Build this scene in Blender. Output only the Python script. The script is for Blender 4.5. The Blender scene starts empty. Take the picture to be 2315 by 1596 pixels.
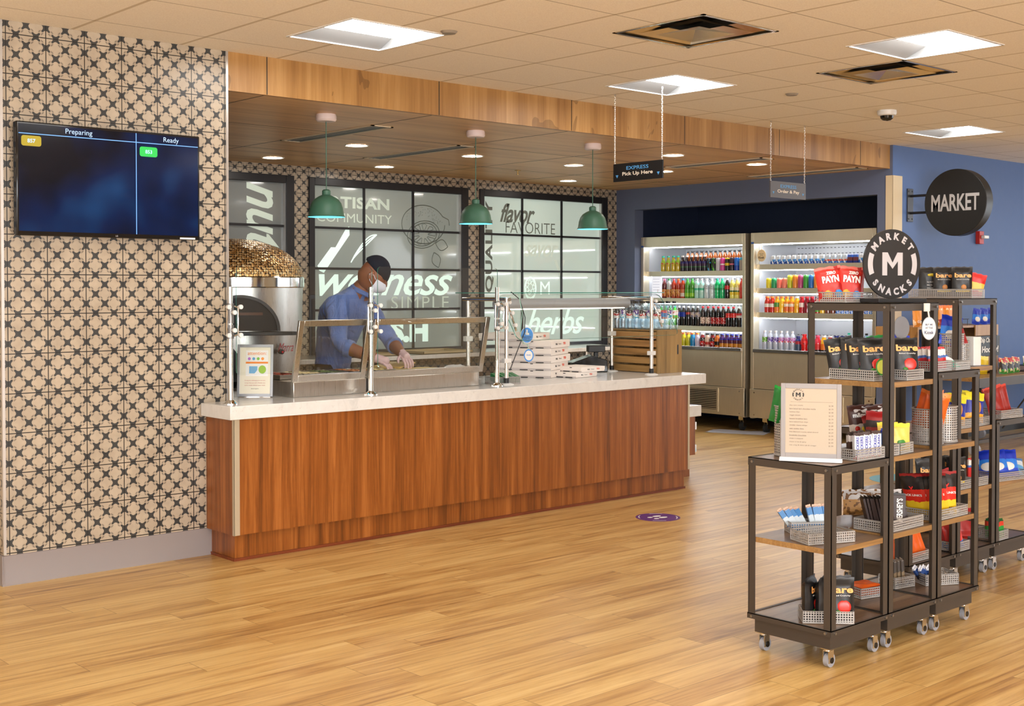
import bpy, math, random
from mathutils import Vector, Matrix, Euler
random.seed(7)
S = bpy.context.scene
COL = S.collection
PI = math.pi

# ---------------------------------------------------------------- camera, world, lights, exposure
CAMH = 1.487
yaw, pitch = math.radians(48.02), math.radians(-1.208)
cd = bpy.data.cameras.new('camera'); cam = bpy.data.objects.new('camera', cd); COL.objects.link(cam)
cd.sensor_width = 36; cd.lens = 36 * 2842 / 2315; cd.shift_y = -(798 - 713.85) / 2315
cd.clip_start = 0.05; cd.clip_end = 100
cam.location = (0, 0, CAMH)
cam.rotation_euler = Vector((math.cos(yaw) * math.cos(pitch), math.sin(yaw) * math.cos(pitch), math.sin(pitch))).to_track_quat('-Z', 'Y').to_euler()
S.camera = cam
S.view_settings.view_transform = 'Standard'; S.view_settings.look = 'None'
S.view_settings.gamma = 1; S.view_settings.use_curve_mapping = False
S.view_settings.exposure = 1.3
S.cycles.transparent_max_bounces = 20
S.cycles.max_bounces = 8; S.cycles.glossy_bounces = 4; S.cycles.diffuse_bounces = 4; S.cycles.transmission_bounces = 6
S.cycles.caustics_reflective = False; S.cycles.caustics_refractive = False
S.cycles.sample_clamp_indirect = 6
S.cycles.use_denoising = True
W = bpy.data.worlds.new('world'); S.world = W; W.use_nodes = True
W.node_tree.nodes['Background'].inputs[0].default_value = (.9, .95, 1, 1)
W.node_tree.nodes['Background'].inputs[1].default_value = 0.4
ROOM_LIGHT = 11.5      # ceiling troffer lens emission
DOWN_LIGHT = 22.0      # recessed downlight emission

# ---------------------------------------------------------------- mesh building
class M:
    def __init__(s): s.v, s.f, s.m, s.uv = [], [], [], {}
    def add(s, vs, fs, mi=0):
        b = len(s.v); s.v += [tuple(p) for p in vs]
        for f in fs: s.f.append(tuple(b + i for i in f)); s.m.append(mi)
        return s
    def box(s, x0, x1, y0, y1, z0, z1, mi=0):
        v = [(x, y, z) for z in (z0, z1) for y in (y0, y1) for x in (x0, x1)]
        return s.add(v, [(0, 2, 3, 1), (4, 5, 7, 6), (0, 1, 5, 4), (2, 6, 7, 3), (0, 4, 6, 2), (1, 3, 7, 5)], mi)
    def cyl(s, a, b, r, r2=None, n=16, mi=0):
        a, b = Vector(a), Vector(b); r2 = r if r2 is None else r2
        d = (b - a).normalized(); t = Vector((0, 0, 1)) if abs(d.z) < .9 else Vector((1, 0, 0))
        u = d.cross(t).normalized(); w = d.cross(u)
        v = []
        for c, rr in ((a, r), (b, r2)):
            for i in range(n):
                an = 2 * PI * i / n; v.append(c + (u * math.cos(an) + w * math.sin(an)) * rr)
        f = [(i, i + n, (i + 1) % n + n, (i + 1) % n) for i in range(n)] + [tuple(range(n)), tuple(range(2 * n - 1, n - 1, -1))]
        return s.add(v, f, mi)
    def tube(s, pts, r, n=8, mi=0):
        pts = [Vector(p) for p in pts]; v = []; k = len(pts); pu = None
        for i, p in enumerate(pts):
            d = (pts[min(i + 1, k - 1)] - pts[max(i - 1, 0)]).normalized()
            if pu is None:
                t = Vector((0, 0, 1)) if abs(d.z) < .9 else Vector((1, 0, 0)); pu = d.cross(t).normalized()
            u = (pu - d * pu.dot(d)).normalized(); pu = u; w = d.cross(u)
            rr = r[i] if isinstance(r, (list, tuple)) else r
            for j in range(n):
                an = 2 * PI * j / n; v.append(p + (u * math.cos(an) + w * math.sin(an)) * rr)
        f = [(i * n + j, (i + 1) * n + j, (i + 1) * n + (j + 1) % n, i * n + (j + 1) % n) for i in range(k - 1) for j in range(n)]
        f += [tuple(range(n)), tuple(range(k * n - 1, (k - 1) * n - 1, -1))]
        return s.add(v, f, mi)
    def lathe(s, prof, n=24, c=(0, 0, 0), mi=0, cap=True):
        v = []; k = len(prof)
        for r, z in prof:
            for j in range(n):
                an = 2 * PI * j / n; v.append((c[0] + r * math.cos(an), c[1] + r * math.sin(an), c[2] + z))
        f = [(i * n + j, i * n + (j + 1) % n, (i + 1) * n + (j + 1) % n, (i + 1) * n + j) for i in range(k - 1) for j in range(n)]
        if cap: f += [tuple(range(n - 1, -1, -1)), tuple(range((k - 1) * n, k * n))]
        return s.add(v, f, mi)
    def prism(s, poly, o, u, w, t, mi=0):
        """2-D outline poly in plane (u,w) at o, thickened by vector t"""
        o, u, w, t = map(Vector, (o, u, w, t)); n = len(poly)
        v = [o + u * a + w * b for a, b in poly] + [o + u * a + w * b + t for a, b in poly]
        f = [tuple(range(n - 1, -1, -1)), tuple(range(n, 2 * n))] + [(i, (i + 1) % n, (i + 1) % n + n, i + n) for i in range(n)]
        return s.add(v, f, mi)
    def sph(s, c, r, nx=16, nz=10, mi=0):
        rx, ry, rz = r if isinstance(r, (tuple, list)) else (r, r, r); v = [(c[0], c[1], c[2] - rz)]
        for i in range(1, nz):
            a = -PI / 2 + PI * i / nz
            for j in range(nx):
                b = 2 * PI * j / nx; v.append((c[0] + rx * math.cos(a) * math.cos(b), c[1] + ry * math.cos(a) * math.sin(b), c[2] + rz * math.sin(a)))
        v.append((c[0], c[1], c[2] + rz)); f = []
        for j in range(nx):
            f.append((0, 1 + (j + 1) % nx, 1 + j)); L = 1 + (nz - 2) * nx
            f.append((len(v) - 1, L + j, L + (j + 1) % nx))
        for i in range(nz - 2):
            for j in range(nx): a = 1 + i * nx; f.append((a + j, a + (j + 1) % nx, a + nx + (j + 1) % nx, a + nx + j))
        return s.add(v, f, mi)
    def quad(s, a, b, c, d, mi=0): return s.add([a, b, c, d], [(0, 1, 2, 3)], mi)
    def xf(s, mat, start=0):
        for i in range(start, len(s.v)): s.v[i] = tuple(mat @ Vector(s.v[i]))
        return s
    def mesh(s, name, mats, smooth=35):
        me = bpy.data.meshes.new(name); me.from_pydata(s.v, [], s.f)
        for m in (mats if isinstance(mats, (list, tuple)) else [mats]): me.materials.append(m)
        me.polygons.foreach_set('material_index', s.m)
        if s.uv:
            uvl = me.uv_layers.new(name='uv')
            for p in me.polygons:
                if p.index in s.uv:
                    for li, uvc in zip(p.loop_indices, s.uv[p.index]): uvl.data[li].uv = uvc
        me.validate(); me.update()
        if smooth:
            me.polygons.foreach_set('use_smooth', [True] * len(me.polygons)); me.set_sharp_from_angle(angle=math.radians(smooth))
        return me

def ob(name, m, mats, parent=None, smooth=35, bev=0, loc=None, rot=None, label=None):
    me = m.mesh(name, mats, smooth) if isinstance(m, M) else m
    o = bpy.data.objects.new(name, me); COL.objects.link(o)
    if parent: o.parent = parent
    if loc: o.location = loc
    if rot: o.rotation_euler = rot
    if label: o['label'] = label
    if bev:
        b = o.modifiers.new('bevel', 'BEVEL'); b.width = bev; b.segments = 2; b.limit_method = 'ANGLE'
    return o
def tag(o, label, cat, group=None, kind=None):
    o['label'] = label; o['category'] = cat
    if group: o['group'] = group
    if kind: o['kind'] = kind
    return o
def thing(name, label, cat, loc=(0, 0, 0), rz=0, group=None, rot=None):
    o = bpy.data.objects.new(name, None); COL.objects.link(o); o.location = loc
    o.rotation_euler = rot or (0, 0, rz); o.empty_display_size = .05
    return tag(o, label, cat, group)
def struct(name, m, mats, parent=None, smooth=35, bev=0):
    o = ob(name, m, mats, parent, smooth, bev)
    if not parent: o['kind'] = 'structure'
    return o
def dup(root, loc, rz=None, label=None, group=None, rot=None):
    r = root.copy(); COL.objects.link(r); r.location = loc
    if rot: r.rotation_euler = rot
    elif rz is not None: r.rotation_euler = (0, 0, rz)
    if label: r['label'] = label
    if group: r['group'] = group
    for ch in list(root.children):
        c = ch.copy(); COL.objects.link(c); c.parent = r
        for g in list(ch.children):
            d = g.copy(); COL.objects.link(d); d.parent = c
    return r
def Rz(a, p=(0, 0, 0)):
    p = Vector(p); return Matrix.Translation(p) @ Matrix.Rotation(a, 4, 'Z') @ Matrix.Translation(-p)

TXC = {}
def textmesh(s, w=None, h=None, depth=.001, bold=0, shear=0, space=1):
    key = (s, w, h, depth, bold, shear, space)
    if key in TXC: return TXC[key]
    cu = bpy.data.curves.new('lettering', 'FONT'); cu.body = s; cu.size = 1; cu.align_x = 'LEFT'
    cu.offset = bold; cu.shear = shear; cu.space_character = space; cu.resolution_u = 3
    o = bpy.data.objects.new('lettering', cu); COL.objects.link(o)
    bpy.context.view_layer.update()
    me = bpy.data.meshes.new_from_object(o.evaluated_get(bpy.context.evaluated_depsgraph_get()))
    bpy.data.objects.remove(o); bpy.data.curves.remove(cu)
    vs = [v.co.copy() for v in me.vertices]
    x0, x1 = min(v.x for v in vs), max(v.x for v in vs); y0, y1 = min(v.y for v in vs), max(v.y for v in vs)
    sx = w / (x1 - x0) if w else None; sy = h / (y1 - y0) if h else None
    sx = sx or sy; sy = sy or sx
    fs = [tuple(p.vertices) for p in me.polygons]; bpy.data.meshes.remove(me)
    v2 = [((v.x - (x0 + x1) / 2) * sx, (v.y - (y0 + y1) / 2) * sy) for v in vs]
    TXC[key] = (v2, fs); return TXC[key]
def addtext(m, s, o, r, u, w=None, h=None, depth=.001, mi=0, **k):
    """lettering s centred at o, running along r with up u, on the side facing r x u"""
    o, r, u = Vector(o), Vector(r).normalized(), Vector(u).normalized(); n = r.cross(u)
    v2, fs = textmesh(s, w, h, depth, **k)
    m.add([o + r * a + u * b + n * depth for a, b in v2], fs, mi); return m
def text(s, o, r, u, mat, parent, w=None, h=None, name='lettering', **k):
    return ob(name, addtext(M(), s, o, r, u, w, h, **k), mat, parent, smooth=0)
def disc2(m, o, r, u, rx, ry, n=28, depth=.001, mi=0, rin=0, a0=0, a1=2 * PI):
    o, r, u = Vector(o), Vector(r).normalized(), Vector(u).normalized(); nn = r.cross(u) * depth
    if rin:
        v = []
        for i in range(n + 1):
            a = a0 + (a1 - a0) * i / n
            for k in (1, rin): v.append(o + nn + r * rx * k * math.cos(a) + u * ry * k * math.sin(a))
        return m.add(v, [(2 * i, 2 * i + 2, 2 * i + 3, 2 * i + 1) for i in range(n)], mi)
    return m.add([o + nn + r * rx * math.cos(2 * PI * i / n) + u * ry * math.sin(2 * PI * i / n) for i in range(n)], [tuple(range(n))], mi)
def rect2(m, o, r, u, w, h, depth=.001, mi=0):
    o, r, u = Vector(o), Vector(r).normalized(), Vector(u).normalized(); n = r.cross(u) * depth
    a, b = r * w / 2, u * h / 2
    return m.quad(o + n - a - b, o + n + a - b, o + n + a + b, o + n - a + b, mi)

# ---------------------------------------------------------------- node expression helper
class X:
    def __init__(s, t, k): s.t, s.k = t, k
    def _b(s, op, *a):
        n = s.t.nodes.new('ShaderNodeMath'); n.operation = op
        for i, v in enumerate((s,) + a):
            if isinstance(v, X): s.t.links.new(v.k, n.inputs[i])
            else: n.inputs[i].default_value = v
        return X(s.t, n.outputs[0])
    def __add__(s, o): return s._b('ADD', o)
    __radd__ = __add__
    def __sub__(s, o): return s._b('SUBTRACT', o)
    def __mul__(s, o): return s._b('MULTIPLY', o)
    __rmul__ = __mul__
    def __truediv__(s, o): return s._b('DIVIDE', o)
    def lt(s, o): return s._b('LESS_THAN', o)
    def gt(s, o): return s._b('GREATER_THAN', o)
    def abs(s): return s._b('ABSOLUTE')
    def round(s): return s._b('ROUND')
    def fract(s): return s._b('FRACT')
    def max(s, o): return s._b('MAXIMUM', o)
    def min(s, o): return s._b('MINIMUM', o)
    def pow(s, o): return s._b('POWER', o)
    def sin(s): return s._b('SINE')
    def atan2(s, o): return s._b('ARCTAN2', o)
def hyp(a, b): return (a * a + b * b).pow(.5)

MC = {}
def lin(c): return tuple(((v / 255) / 12.92 if v / 255 <= .04045 else ((v / 255 + .055) / 1.055) ** 2.4) for v in c)
def newmat(name):
    m = bpy.data.materials.new(name); m.use_nodes = True; t = m.node_tree
    return m, t, t.nodes['Principled BSDF']
def setp(b, **k):
    nm = dict(rough='Roughness', metal='Metallic', ior='IOR', trans='Transmission Weight', coat='Coat Weight', alpha='Alpha', spec='Specular IOR Level', sheen='Sheen Weight', aniso='Anisotropic')
    for a, v in k.items(): b.inputs[nm[a]].default_value = v
def mat(name, c, rough=.5, metal=0, em=None, es=0, **k):
    if name in MC: return MC[name]
    m, t, b = newmat(name); b.inputs['Base Color'].default_value = (*c, 1); setp(b, rough=rough, metal=metal, **k)
    if em: b.inputs['Emission Color'].default_value = (*em, 1); b.inputs['Emission Strength'].default_value = es
    # slight procedural unevenness of the gloss
    n = t.nodes.new('ShaderNodeTexNoise'); n.inputs['Scale'].default_value = 14; tc = t.nodes.new('ShaderNodeTexCoord')
    t.links.new(tc.outputs['Object'], n.inputs['Vector'])
    r = t.nodes.new('ShaderNodeMapRange'); r.inputs[3].default_value = max(0, rough - .04); r.inputs[4].default_value = min(1, rough + .06)
    t.links.new(n.outputs['Fac'], r.inputs[0]); t.links.new(r.outputs[0], b.inputs['Roughness'])
    MC[name] = m; return m
def coords(t, kind='Object'):
    tc = t.nodes.new('ShaderNodeTexCoord'); sp = t.nodes.new('ShaderNodeSeparateXYZ'); t.links.new(tc.outputs[kind], sp.inputs[0])
    return tc, X(t, sp.outputs[0]), X(t, sp.outputs[1]), X(t, sp.outputs[2])
def noise(t, vec, scale=5, detail=3, rough=.5, sc=(1, 1, 1), dist=0):
    mp = t.nodes.new('ShaderNodeMapping'); mp.inputs['Scale'].default_value = sc; t.links.new(vec, mp.inputs[0])
    n = t.nodes.new('ShaderNodeTexNoise'); n.inputs['Scale'].default_value = scale; n.inputs['Detail'].default_value = detail
    n.inputs['Roughness'].default_value = rough; n.inputs['Distortion'].default_value = dist
    t.links.new(mp.outputs[0], n.inputs['Vector']); return X(t, n.outputs['Fac'])
def ramp(t, fac, stops, interp='LINEAR'):
    r = t.nodes.new('ShaderNodeValToRGB'); cr = r.color_ramp; cr.interpolation = interp
    while len(cr.elements) > 1: cr.elements.remove(cr.elements[-1])
    cr.elements[0].position = stops[0][0]; cr.elements[0].color = (*stops[0][1], 1)
    for p, c in stops[1:]: e = cr.elements.new(p); e.color = (*c, 1)
    t.links.new(fac.k if isinstance(fac, X) else fac, r.inputs[0]); return r.outputs[0]
def mixc(t, fac, a, b, mode='MIX'):
    n = t.nodes.new('ShaderNodeMix'); n.data_type = 'RGBA'; n.blend_type = mode
    if isinstance(fac, X): t.links.new(fac.k, n.inputs[0])
    else: n.inputs[0].default_value = fac
    for i, v in ((6, a), (7, b)):
        if isinstance(v, tuple): n.inputs[i].default_value = (*v, 1)
        else: t.links.new(v, n.inputs[i])
    return n.outputs[2]
def bump(t, b, h, strength=.2, dist=.01):
    n = t.nodes.new('ShaderNodeBump'); n.inputs['Strength'].default_value = strength; n.inputs['Distance'].default_value = dist
    t.links.new(h.k if isinstance(h, X) else h, n.inputs['Height']); t.links.new(n.outputs[0], b.inputs['Normal'])

# ---------------------------------------------------------------- special materials
def mat_tiles():
    m, t, b = newmat('patterned_tile'); tc, x, y, z = coords(t)
    u = (x + y - (2.5325 + 6.36)) / .2025; v = (z - .161) / .2002
    # grout
    gu = (u.fract() - .5).abs(); gv = (v.fract() - .5).abs(); grout = gu.max(gv).gt(.488)
    px, py = u * 4 + 1, v * 4                      # lattice of quarter tiles
    s, q = (px + py) / 2, (px - py) / 2
    ds, dq = s - s.round(), q - q.round(); dx, dy = ds + dq, ds - dq     # offset from the nearest dark cross
    ax, ay = dx.abs(), dy.abs()
    inside = ax.max(ay).lt(.43)
    c1 = hyp(ax - .56, ay).gt(.285); c2 = hyp(ax, ay - .56).gt(.285)
    cross = inside * c1 * c2
    kx, ky = px - .5 - (px - .5).round(), py - .5 - (py - .5).round()   # offset from cell corner
    r = hyp(kx, ky); ang = kx.atan2(ky)
    tick = r.gt(.11) * r.lt(.26) * ((ang * 6).sin().abs().gt(.72)) * (ax.max(ay).gt(.49))
    dark = cross.max(tick)
    n = noise(t, tc.outputs['Object'], 9, 4, .6)
    cream = ramp(t, n, [(.3, lin((166, 151, 131))), (.7, lin((186, 171, 150)))])
    drk = ramp(t, n, [(.3, lin((44, 45, 46))), (.7, lin((66, 66, 64)))])
    col = mixc(t, dark, cream, drk); col = mixc(t, grout, col, (.012, .011, .010))
    t.links.new(col, b.inputs['Base Color']); setp(b, rough=.33)
    bump(t, b, (1 + grout * -1.0), .5, .002); return m
def mat_wood(name, c0, c1, c2, axis='Z', scale=1., rough=.4, band=.7, stripe=0, coat=0, knots=0):
    m, t, b = newmat(name); tc = t.nodes.new('ShaderNodeTexCoord'); o = tc.outputs['Object']
    st = {'Z': (1, 1, .06), 'X': (.06, 1, 1), 'Y': (1, .06, 1)}[axis]
    n1 = noise(t, o, 5 * scale, 4, .6, st, 1.2); n2 = noise(t, o, 38 * scale, 5, .7, tuple(a if a == 1 else .03 for a in st), .5)
    f = n1 * band + n2 * (1 - band)
    if stripe:
        n3 = noise(t, o, 11 * scale, 1, .5, tuple(a if a == 1 else .0 for a in st)); f = f * (1 - stripe) + n3 * stripe
    col = ramp(t, f, [(.32, c0), (.5, c1), (.68, c2)])
    if knots:
        k = noise(t, o, 3.1, 2, .5, tuple(1 if a == 1 else .35 for a in st), 2.5); col = mixc(t, k.gt(.68) * .45, col, tuple(v * .45 for v in c0))
    t.links.new(col, b.inputs['Base Color']); setp(b, rough=rough, coat=coat); bump(t, b, n2, .08, .002); return m
def mat_floor():
    m, t, b = newmat('oak_plank_floor'); tc, x, y, z = coords(t)
    W_, L_ = .152, 1.22
    row = (y / W_)._b('FLOOR'); xo = x / L_ + (row * .377).fract() + (row * 12.9898).sin() * 3.1
    col_ = xo._b('FLOOR'); rnd = ((row * 78.233 + col_ * 37.719).sin() * 43758.5).fract()
    fy = ((y / W_).fract() - .5).abs(); fx = (xo.fract() - .5).abs()
    seam = fy.gt(.487).max(fx.gt(.4985))
    cb = t.nodes.new('ShaderNodeCombineXYZ')
    t.links.new((x + rnd * 9).k, cb.inputs[0]); t.links.new((y + rnd * 5).k, cb.inputs[1]); t.links.new((rnd * 13).k, cb.inputs[2])
    g1 = noise(t, cb.outputs[0], 6, 5, .62, (.13, 1.4, 1), 1.6); g2 = noise(t, cb.outputs[0], 45, 4, .6, (.04, 1, 1), .4)
    g3 = noise(t, cb.outputs[0], 2.2, 3, .6, (.18, 1.6, 1), 2.5)
    f = g1 * .46 + g2 * .32 + g3 * .14 + rnd * .08
    c = ramp(t, f, [(.34, lin((132, 94, 48))), (.44, lin((184, 142, 82))), (.54, lin((208, 170, 106))), (.68, lin((226, 194, 132)))])
    c = mixc(t, seam * .45, c, lin((96, 64, 32)))
    t.links.new(c, b.inputs['Base Color']); setp(b, rough=.36, spec=.45); bump(t, b, g2, .05, .002)
    r = t.nodes.new('ShaderNodeMapRange'); r.inputs[3].default_value = .24; r.inputs[4].default_value = .40; t.links.new(g1.k, r.inputs[0]); t.links.new(r.outputs[0], b.inputs['Roughness'])
    return m
def mat_ceiling():
    m, t, b = newmat('acoustic_ceiling_tile'); tc, x, y, z = coords(t); P = .6096
    fx = ((x - .378 * P + .5 * P * 0) / P).fract(); fy = ((y - .969 * P) / P).fract()
    dx = (fx - .5).abs(); dy = (fy - .5).abs(); grid = dx.gt(.4835); grid2 = dy.gt(.4935)
    n = noise(t, tc.outputs['Object'], 160, 2, .6); n2 = noise(t, tc.outputs['Object'], 1.3, 2)
    c = ramp(t, n, [(.35, lin((236, 228, 216))), (.6, lin((246, 240, 228)))])
    c = mixc(t, grid, c, lin((206, 194, 174))); c = mixc(t, grid2 * .65, c, lin((120, 100, 80)))
    t.links.new(c, b.inputs['Base Color']); setp(b, rough=.9, spec=.1)
    bump(t, b, n * .3 + grid * 1.0, .35, .003); return m
def mat_quartz():
    m, t, b = newmat('white_quartz'); tc = t.nodes.new('ShaderNodeTexCoord')
    n = noise(t, tc.outputs['Object'], 7, 6, .7, (1, 1, 1), 1.5); n2 = noise(t, tc.outputs['Object'], 60, 3, .6)
    c = ramp(t, n, [(.30, lin((206, 204, 200))), (.42, lin((218, 216, 212))), (.6, lin((224, 222, 218)))])
    c = mixc(t, n2.gt(.66) * .25, c, lin((160, 156, 150)))
    t.links.new(c, b.inputs['Base Color']); setp(b, rough=.16); return m
def mat_steel(name='brushed_steel', c=(.52, .50, .47), rough=.28, axis=(60, 60, 1)):
    m, t, b = newmat(name); tc = t.nodes.new('ShaderNodeTexCoord')
    n = noise(t, tc.outputs['Object'], 6, 3, .6, axis); n2 = noise(t, tc.outputs['Object'], 2.5, 2)
    col = ramp(t, n * .5 + n2 * .5, [(.3, tuple(v * .86 for v in c)), (.7, tuple(min(1, v * 1.08) for v in c))])
    t.links.new(col, b.inputs['Base Color']); setp(b, rough=rough, metal=.78 if 'fridge' in name else 1)
    r = t.nodes.new('ShaderNodeMapRange'); r.inputs[3].default_value = rough * .8; r.inputs[4].default_value = rough * 1.3
    t.links.new(n.k, r.inputs[0]); t.links.new(r.outputs[0], b.inputs['Roughness']); return m
def mat_glass(name, tint=(1, 1, 1), gloss=.9, refl=1.0, rough=0.0):
    m = bpy.data.materials.new(name); m.use_nodes = True; t = m.node_tree; t.nodes.clear()
    o = t.nodes.new('ShaderNodeOutputMaterial'); mx = t.nodes.new('ShaderNodeMixShader'); tr = t.nodes.new('ShaderNodeBsdfTransparent')
    gl = t.nodes.new('ShaderNodeBsdfGlossy'); ge = t.nodes.new('ShaderNodeNewGeometry'); dt = t.nodes.new('ShaderNodeVectorMath'); dt.operation = 'DOT_PRODUCT'
    t.links.new(ge.outputs['Normal'], dt.inputs[0]); t.links.new(ge.outputs['Incoming'], dt.inputs[1]); cs = X(t, dt.outputs['Value']).abs()
    tr.inputs[0].default_value = (*tint, 1); gl.inputs['Roughness'].default_value = rough; gl.inputs['Color'].default_value = (gloss, gloss, gloss, 1)
    k = ((1 + cs * -1.0).max(0).pow(5) * .96 + .035) * refl; k = k.min(1)
    t.links.new(k.k, mx.inputs[0]); t.links.new(tr.outputs[0], mx.inputs[1]); t.links.new(gl.outputs[0], mx.inputs[2]); t.links.new(mx.outputs[0], o.inputs[0])
    return m
def mat_perf(name='perforated_metal', c=(.42, .40, .38), pitch=.0104, hole=.29):
    """sheet metal with a punched grid of square holes laid out along the uv map (metres)"""
    m, t, b = newmat(name); tc = t.nodes.new('ShaderNodeTexCoord'); sp = t.nodes.new('ShaderNodeSeparateXYZ'); t.links.new(tc.outputs['UV'], sp.inputs[0])
    u, v = X(t, sp.outputs[0]) / pitch, X(t, sp.outputs[1]) / pitch
    hx, hy = (u.fract() - .5).abs(), (v.fract() - .5).abs(); h = hx.max(hy).lt(hole) * v.gt(.5)
    b.inputs['Base Color'].default_value = (*c, 1); setp(b, rough=.4, metal=.25)
    t.links.new((1 + h * -1.0).k, b.inputs['Alpha']); return m
def mat_bands(name, bands, rough=.32, axis=2, spots=None, metal=0, noisy=.04, coat=0):
    """coloured bands up the object's own height"""
    if name in MC: return MC[name]
    m, t, b = newmat(name); tc, x, y, z = coords(t, 'Generated'); f = (x, y, z)[axis]
    n = noise(t, tc.outputs['Generated'], 3, 2); f2 = f + (n - .5) * noisy
    c = ramp(t, f2, bands, 'CONSTANT')
    if spots:
        n2 = noise(t, tc.outputs['Generated'], spots[1], 1); c = mixc(t, n2.gt(spots[2]), c, spots[0])
    t.links.new(c, b.inputs['Base Color']); setp(b, rough=rough, metal=metal, coat=coat); MC[name] = m; return m

TILE = mat_tiles(); FLOOR = mat_floor(); CEIL = mat_ceiling(); QUARTZ = mat_quartz()
OAK = mat_wood('oak_laminate', lin((128, 86, 42)), lin((166, 122, 68)), lin((190, 148, 94)), 'Z', .9, .42, .6, 0, 0, 1)
OAKC = mat_wood('oak_ceiling_panel', lin((180, 134, 80)), lin((218, 174, 114)), lin((236, 198, 140)), 'X', .9, .38, .6)
WALNUT = mat_wood('walnut_veneer', lin((60, 28, 8)), lin((140, 78, 28)), lin((184, 114, 54)), 'Z', 1.2, .3, .3, .35)
BOARD = mat_wood('shelf_board', lin((62, 46, 34)), lin((116, 88, 62)), lin((156, 124, 88)), 'X', 1.6, .28, .6)
BOARDE = mat_wood('shelf_board_edge', lin((110, 80, 44)), lin((150, 112, 66)), lin((176, 138, 86)), 'X', 2.5, .45, .5)
CRATE = mat_wood('crate_pine', lin((110, 80, 42)), lin((160, 122, 70)), lin((186, 148, 92)), 'X', 2, .6, .6, 0, 0, 1)
CRATEV = mat_wood('crate_pine_end', lin((104, 80, 44)), lin((148, 116, 66)), lin((172, 138, 84)), 'Z', 2, .6, .6)
STEEL = mat_steel(c=(.66, .63, .59)); STEELV = mat_steel('brushed_steel_fridge', (.78, .70, .54), .34, (60, 60, 1))
CHROME = mat('chrome', (.72, .71, .69), .08, 1); WHITEM = mat('white_enamel', (.78, .77, .75), .35)
GLASS = mat_glass('clear_glass', (.975, .99, .985)); GEDGE = mat('green_glass_edge', lin((70, 150, 130)), .1, 0, trans=.4)
PERF = mat_perf(); RIM = mat('basket_rim', (.40, .38, .36), .4, .3)
RACK = mat('rack_paint', lin((74, 66, 59)), .42, .35); BLACK = mat('matte_black', (.008, .008, .009), .45); BLKF = mat('black_frame', lin((26, 26, 30)), .4)
DGLOSS = mat('gloss_black', (.006, .006, .007), .08); BLUEW = mat('blue_wall_paint', lin((84, 112, 164)), .55)
NAVY = mat('navy_paint', lin((24, 34, 58)), .7); BLUEW_DIM = mat('blue_paint_dim_light', lin((96, 106, 132)), .6)  # cooler wall shares the blue paint; dim warm light is put into its colour
CREAM = mat('cream_wall_paint', lin((206, 190, 166)), .7); GUARD = mat('cream_corner_guard', lin((222, 202, 166)), .45)
WHITE = mat('white_paint', (.8, .79, .77), .6); PAPER = mat('white_paper', (.82, .81, .79), .6); INKK = mat('black_ink', (.015, .015, .017), .6)
LED = mat('led_strip', (1, 1, 1), .5, 0, (.92, .96, 1), 16)
LENS = mat('troffer_lens', (1, 1, 1), .5, 0, (1, .985, .96), ROOM_LIGHT)
DLENS = mat('downlight_lens', (1, 1, 1), .5, 0, (1, .94, .86), DOWN_LIGHT)
SILV = mat('silver_lettering', lin((178, 174, 172)), .4, .2)
# ---------------------------------------------------------------- the room
CZ, WZ = 2.827, 2.61          # tile ceiling, lower wooden ceiling
YP, YB, XC, YM = 6.36, 9.84, 10.45, 6.33   # pillar face, back wall, cooler wall, market wall
struct('floor', M().box(-3.2, 16, -4.2, 10.4, -.1, 0), FLOOR, smooth=0)
# ceilings: tile ceiling with openings for the recessed fittings
P_ = .6096; GX, GY = .378 * P_ + .5 * P_, .969 * P_ + .5 * P_     # grid line positions (mod P_)
def gl(v, g): return g + P_ * round((v - g) / P_)
lights = [(6.625, 5.17), (9.68, 5.19), (3.6, 5.17), (6.62, 3.36), (3.6, 2.12), (.55, 3.36), (.55, .3), (3.6, -.93), (6.62, .3), (9.68, 2.12), (12.7, 3.97), (12.7, .3), (-2, 2.12), (9.68, -.93), (.55, -2.8)]  # visible fittings first, then unseen ones added only to light the room
diffs = [(5.385, 3.95), (7.21, 3.95)]
cells = {}
def cell(x, y): return (math.floor((x - GX) / P_), math.floor((y - GY) / P_))
for p in lights: cells[cell(*p)] = 'light'
for p in diffs: cells[cell(*p)] = 'diff'
cm = M()
i0, i1 = math.floor((-3.2 - GX) / P_), math.floor((16 - GX) / P_); j0, j1 = math.floor((-4.2 - GY) / P_), math.floor((YP - GY) / P_)
for j in range(j0, j1 + 1):
    y0, y1 = max(GY + j * P_, -4.2), min(GY + (j + 1) * P_, YP + .02)
    if y1 <= y0: continue
    run = None
    for i in range(i0, i1 + 2):
        if i > i1 or (i, j) in cells:
            if run is not None: cm.box(max(GX + run * P_, -3.2), min(GX + i * P_, 16), y0, y1, CZ, CZ + .02)
            run = None
        elif run is None: run = i
cm.box(-3.2, 2.3, YP + .02, YP + 1.2, CZ, CZ + .02)
struct('ceiling', cm, CEIL, smooth=0)
WC = M().box(3.56, XC + .05, YP + .0305, YB + .1, WZ, WZ + .05)
struct('ceiling.001', WC, OAKC, smooth=0)
# dark shadow-gap joints of the wooden ceiling
jm = M()
for x in (3.82, 5.09 - .03, 6.29, 7.52, 8.74, 9.96): jm.box(x - .004, x + .004, YP + .031, YB, WZ - .001, WZ)
for y in (7.57, 8.79): jm.box(3.58, XC, y - .003, y + .003, WZ - .001, WZ)
struct('trim_4', jm, BLACK, smooth=0)
# fascia above the counter
struct('trim_1', M().box(3.562, XC + .02, YP + .0, YP + .03, WZ - .002, CZ), OAK, smooth=0)
fm = M()
for x in (3.82, 5.09, 6.29, 7.52, 8.74, 9.96): fm.box(x - .003, x + .003, YP - .001, YP, WZ, CZ)
struct('trim_5', fm, BLACK, smooth=0)
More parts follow.
